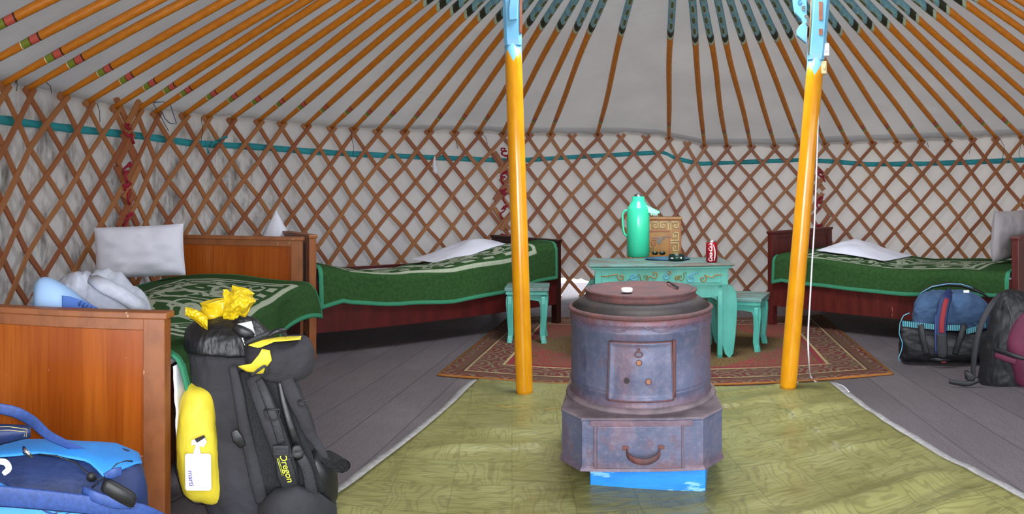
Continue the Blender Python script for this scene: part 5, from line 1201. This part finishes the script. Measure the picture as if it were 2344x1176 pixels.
lid_ = MB().tube([L.at(x, y, .10) for x, y in ((2096, 690), (2110, 668), (2135, 655), (2170, 650), (2200, 652), (2225, 660), (2250, 672), (2266, 684))], [.006, .010, .014, .016, .016, .014, .010, .006], 8, flat=.8).build('open_lid', 'black', rd)
MB().tube([L.at(x, y, .08) for x, y in ((2094, 692), (2108, 670), (2133, 656), (2170, 649), (2200, 650), (2226, 658))], .003, 6).build('lid_piping', 'blueline', lid_)
L2 = L
jn = thing('denim_bundle', L.base+Matrix.Rotation(L.rz, 3, 'Z') @ V3(0, .0, .20), L.rz, 'folded blue denim bundle strapped on top of the black duffel bag', 'denim')
def js(px, py0, py1, hd): c = L.at(px, (py0+py1)/2, 0)-V3(0, 0, .20); return (c, hd, (py1-py0)/2*L.d/FPX, YA, ZA, 2.9)
MB().loft([js(2087, 715, 738, .03), js(2090, 695, 745, .08), js(2100, 676, 750, .11), js(2130, 662, 752, .125), js(2165, 666, 755, .12), js(2200, 660, 758, .125), js(2235, 670, 758, .12), js(2262, 690, 755, .09), js(2268, 705, 745, .04)], 40, wob=.09).build('cloth', 'denim', jn, sub=1, crk=(.022, .06, 1))
lb = L.at(2212, 667, -.12)-V3(0, 0, .20); MB().box((lb.x-.016, lb.y-.006, lb.z-.006), (lb.x+.016, lb.y+.001, lb.z+.008)).build('label', 'white', jn)
def band_(pts, w_, nm, mat, par, off=0): return ribbon(L, pts, w_, nm, mat, par, flat=.16)
sb_ = band_([(2178, 668, -.06), (2168, 680, -.13), (2160, 700, -.155), (2154, 740, -.17), (2153, 775, -.175), (2154, 808, -.175)], [22, 24, 26, 26, 26, 24], 'luggage_band', 'navy', rd)
band_([(2177, 670, -.075), (2168, 684, -.142), (2162, 702, -.165), (2156, 740, -.182), (2156, 762, -.185)], [9, 10, 11, 11, 11], 'red_stripe', 'redweb', sb_)
ribbon(L, [(2156, 765, -.186), (2156, 785, -.187), (2157, 808, -.186), (2157, 818, -.184)], [22, 24, 24, 14], 'band_end', 'strap', sb_, flat=.16)
band_([(2143, 720, -.17), (2141, 760, -.178), (2143, 810, -.178)], [3, 3, 3], 'blue_edge', 'strapblue', sb_)
MB().loft([(L.at(2128, 822, -.17), .004, .006, YA, ZA, 2), (L.at(2150, 823, -.175), .01, .012, YA, ZA, 2), (L.at(2175, 824, -.17), .004, .006, YA, ZA, 2)], 12).build('lower_buckle', 'black', rd)
r_ = L.at(2160, 829, -.17); MB().box((r_.x-.014, -.165, max(.002, r_.z-.004)), (r_.x+.014, -.155, max(.004, r_.z+.014))).build('red_tab', 'redweb', rd)

# black and maroon backpack, right edge
L = Loc(2300, 3.38); rp = thing('backpack', L.base, L.rz, 'black and maroon backpack standing at the right edge beside the duffel bag', 'backpack')
RS = lambda x0, x1, py, dy, hd, e=2.5: sec(L, x0, x1, py, dy, hd, e)
MB().loft([RS(2246, 2350, 893, 0, .09), RS(2236, 2362, 884, 0, .11), RS(2236, 2372, 850, 0, .12), RS(2244, 2380, 800, .0, .125), RS(2256, 2384, 750, .01, .12), RS(2268, 2378, 710, .015, .11), RS(2278, 2362, 682, .02, .09), RS(2290, 2345, 666, .02, .06), RS(2302, 2332, 660, .02, .03)], 36, wob=.05).build('main_bag', 'black', rp, sub=1, crk=(.022, .10, 1))
MB().loft([RS(2322, 2400, 888, -.08, .05), RS(2318, 2402, 850, -.09, .06), RS(2305, 2404, 800, -.10, .06), RS(2302, 2404, 788, -.10, .055), RS(2312, 2398, 750, -.09, .05), RS(2330, 2390, 722, -.075, .035), RS(2342, 2380, 712, -.07, .02)], 28, wob=.04).build('front_pocket', 'maroon', rp, sub=1, crk=(.014, .08))
ribbon(L, [(2278, 812, -.13), (2300, 820, -.155), (2325, 828, -.165)], [11, 13, 13], 'maroon_strip', 'maroon', rp, flat=.3)
ribbon(L, [(2276, 800, -.13), (2305, 808, -.16), (2335, 818, -.17), (2360, 822, -.165)], [7, 9, 9, 8], 'side_strap', 'black', rp, flat=.3)
ribbon(L, [(2290, 672, -.06), (2268, 700, -.12), (2245, 745, -.15), (2232, 800, -.15), (2228, 850, -.13), (2230, 872, -.12)], [10, 14, 14, 13, 12, 10], 'shoulder_strap', 'strap', rp, flat=.4)
ribbon(L, [(2306, 700, -.11), (2314, 720, -.115), (2312, 750, -.12), (2308, 766, -.12)], [1.5, 1.5, 1.5, 1.5], 'zip', 'dkmetal', rp)
ribbon(L, [(2240, 868, -.12), (2215, 878, -.13), (2190, 876, -.13), (2173, 872, -.13)], [14, 12, 10, 11], 'loose_strap', 'black', rp, flat=.35)
MB().loft([(L.at(2212, 852, -.125), .010, .012, XA, ZA, 3), (L.at(2218, 862, -.135), .02, .018, XA, ZA, 3), (L.at(2228, 872, -.125), .012, .010, XA, ZA, 3)], 14).build('buckle', 'black', rp)
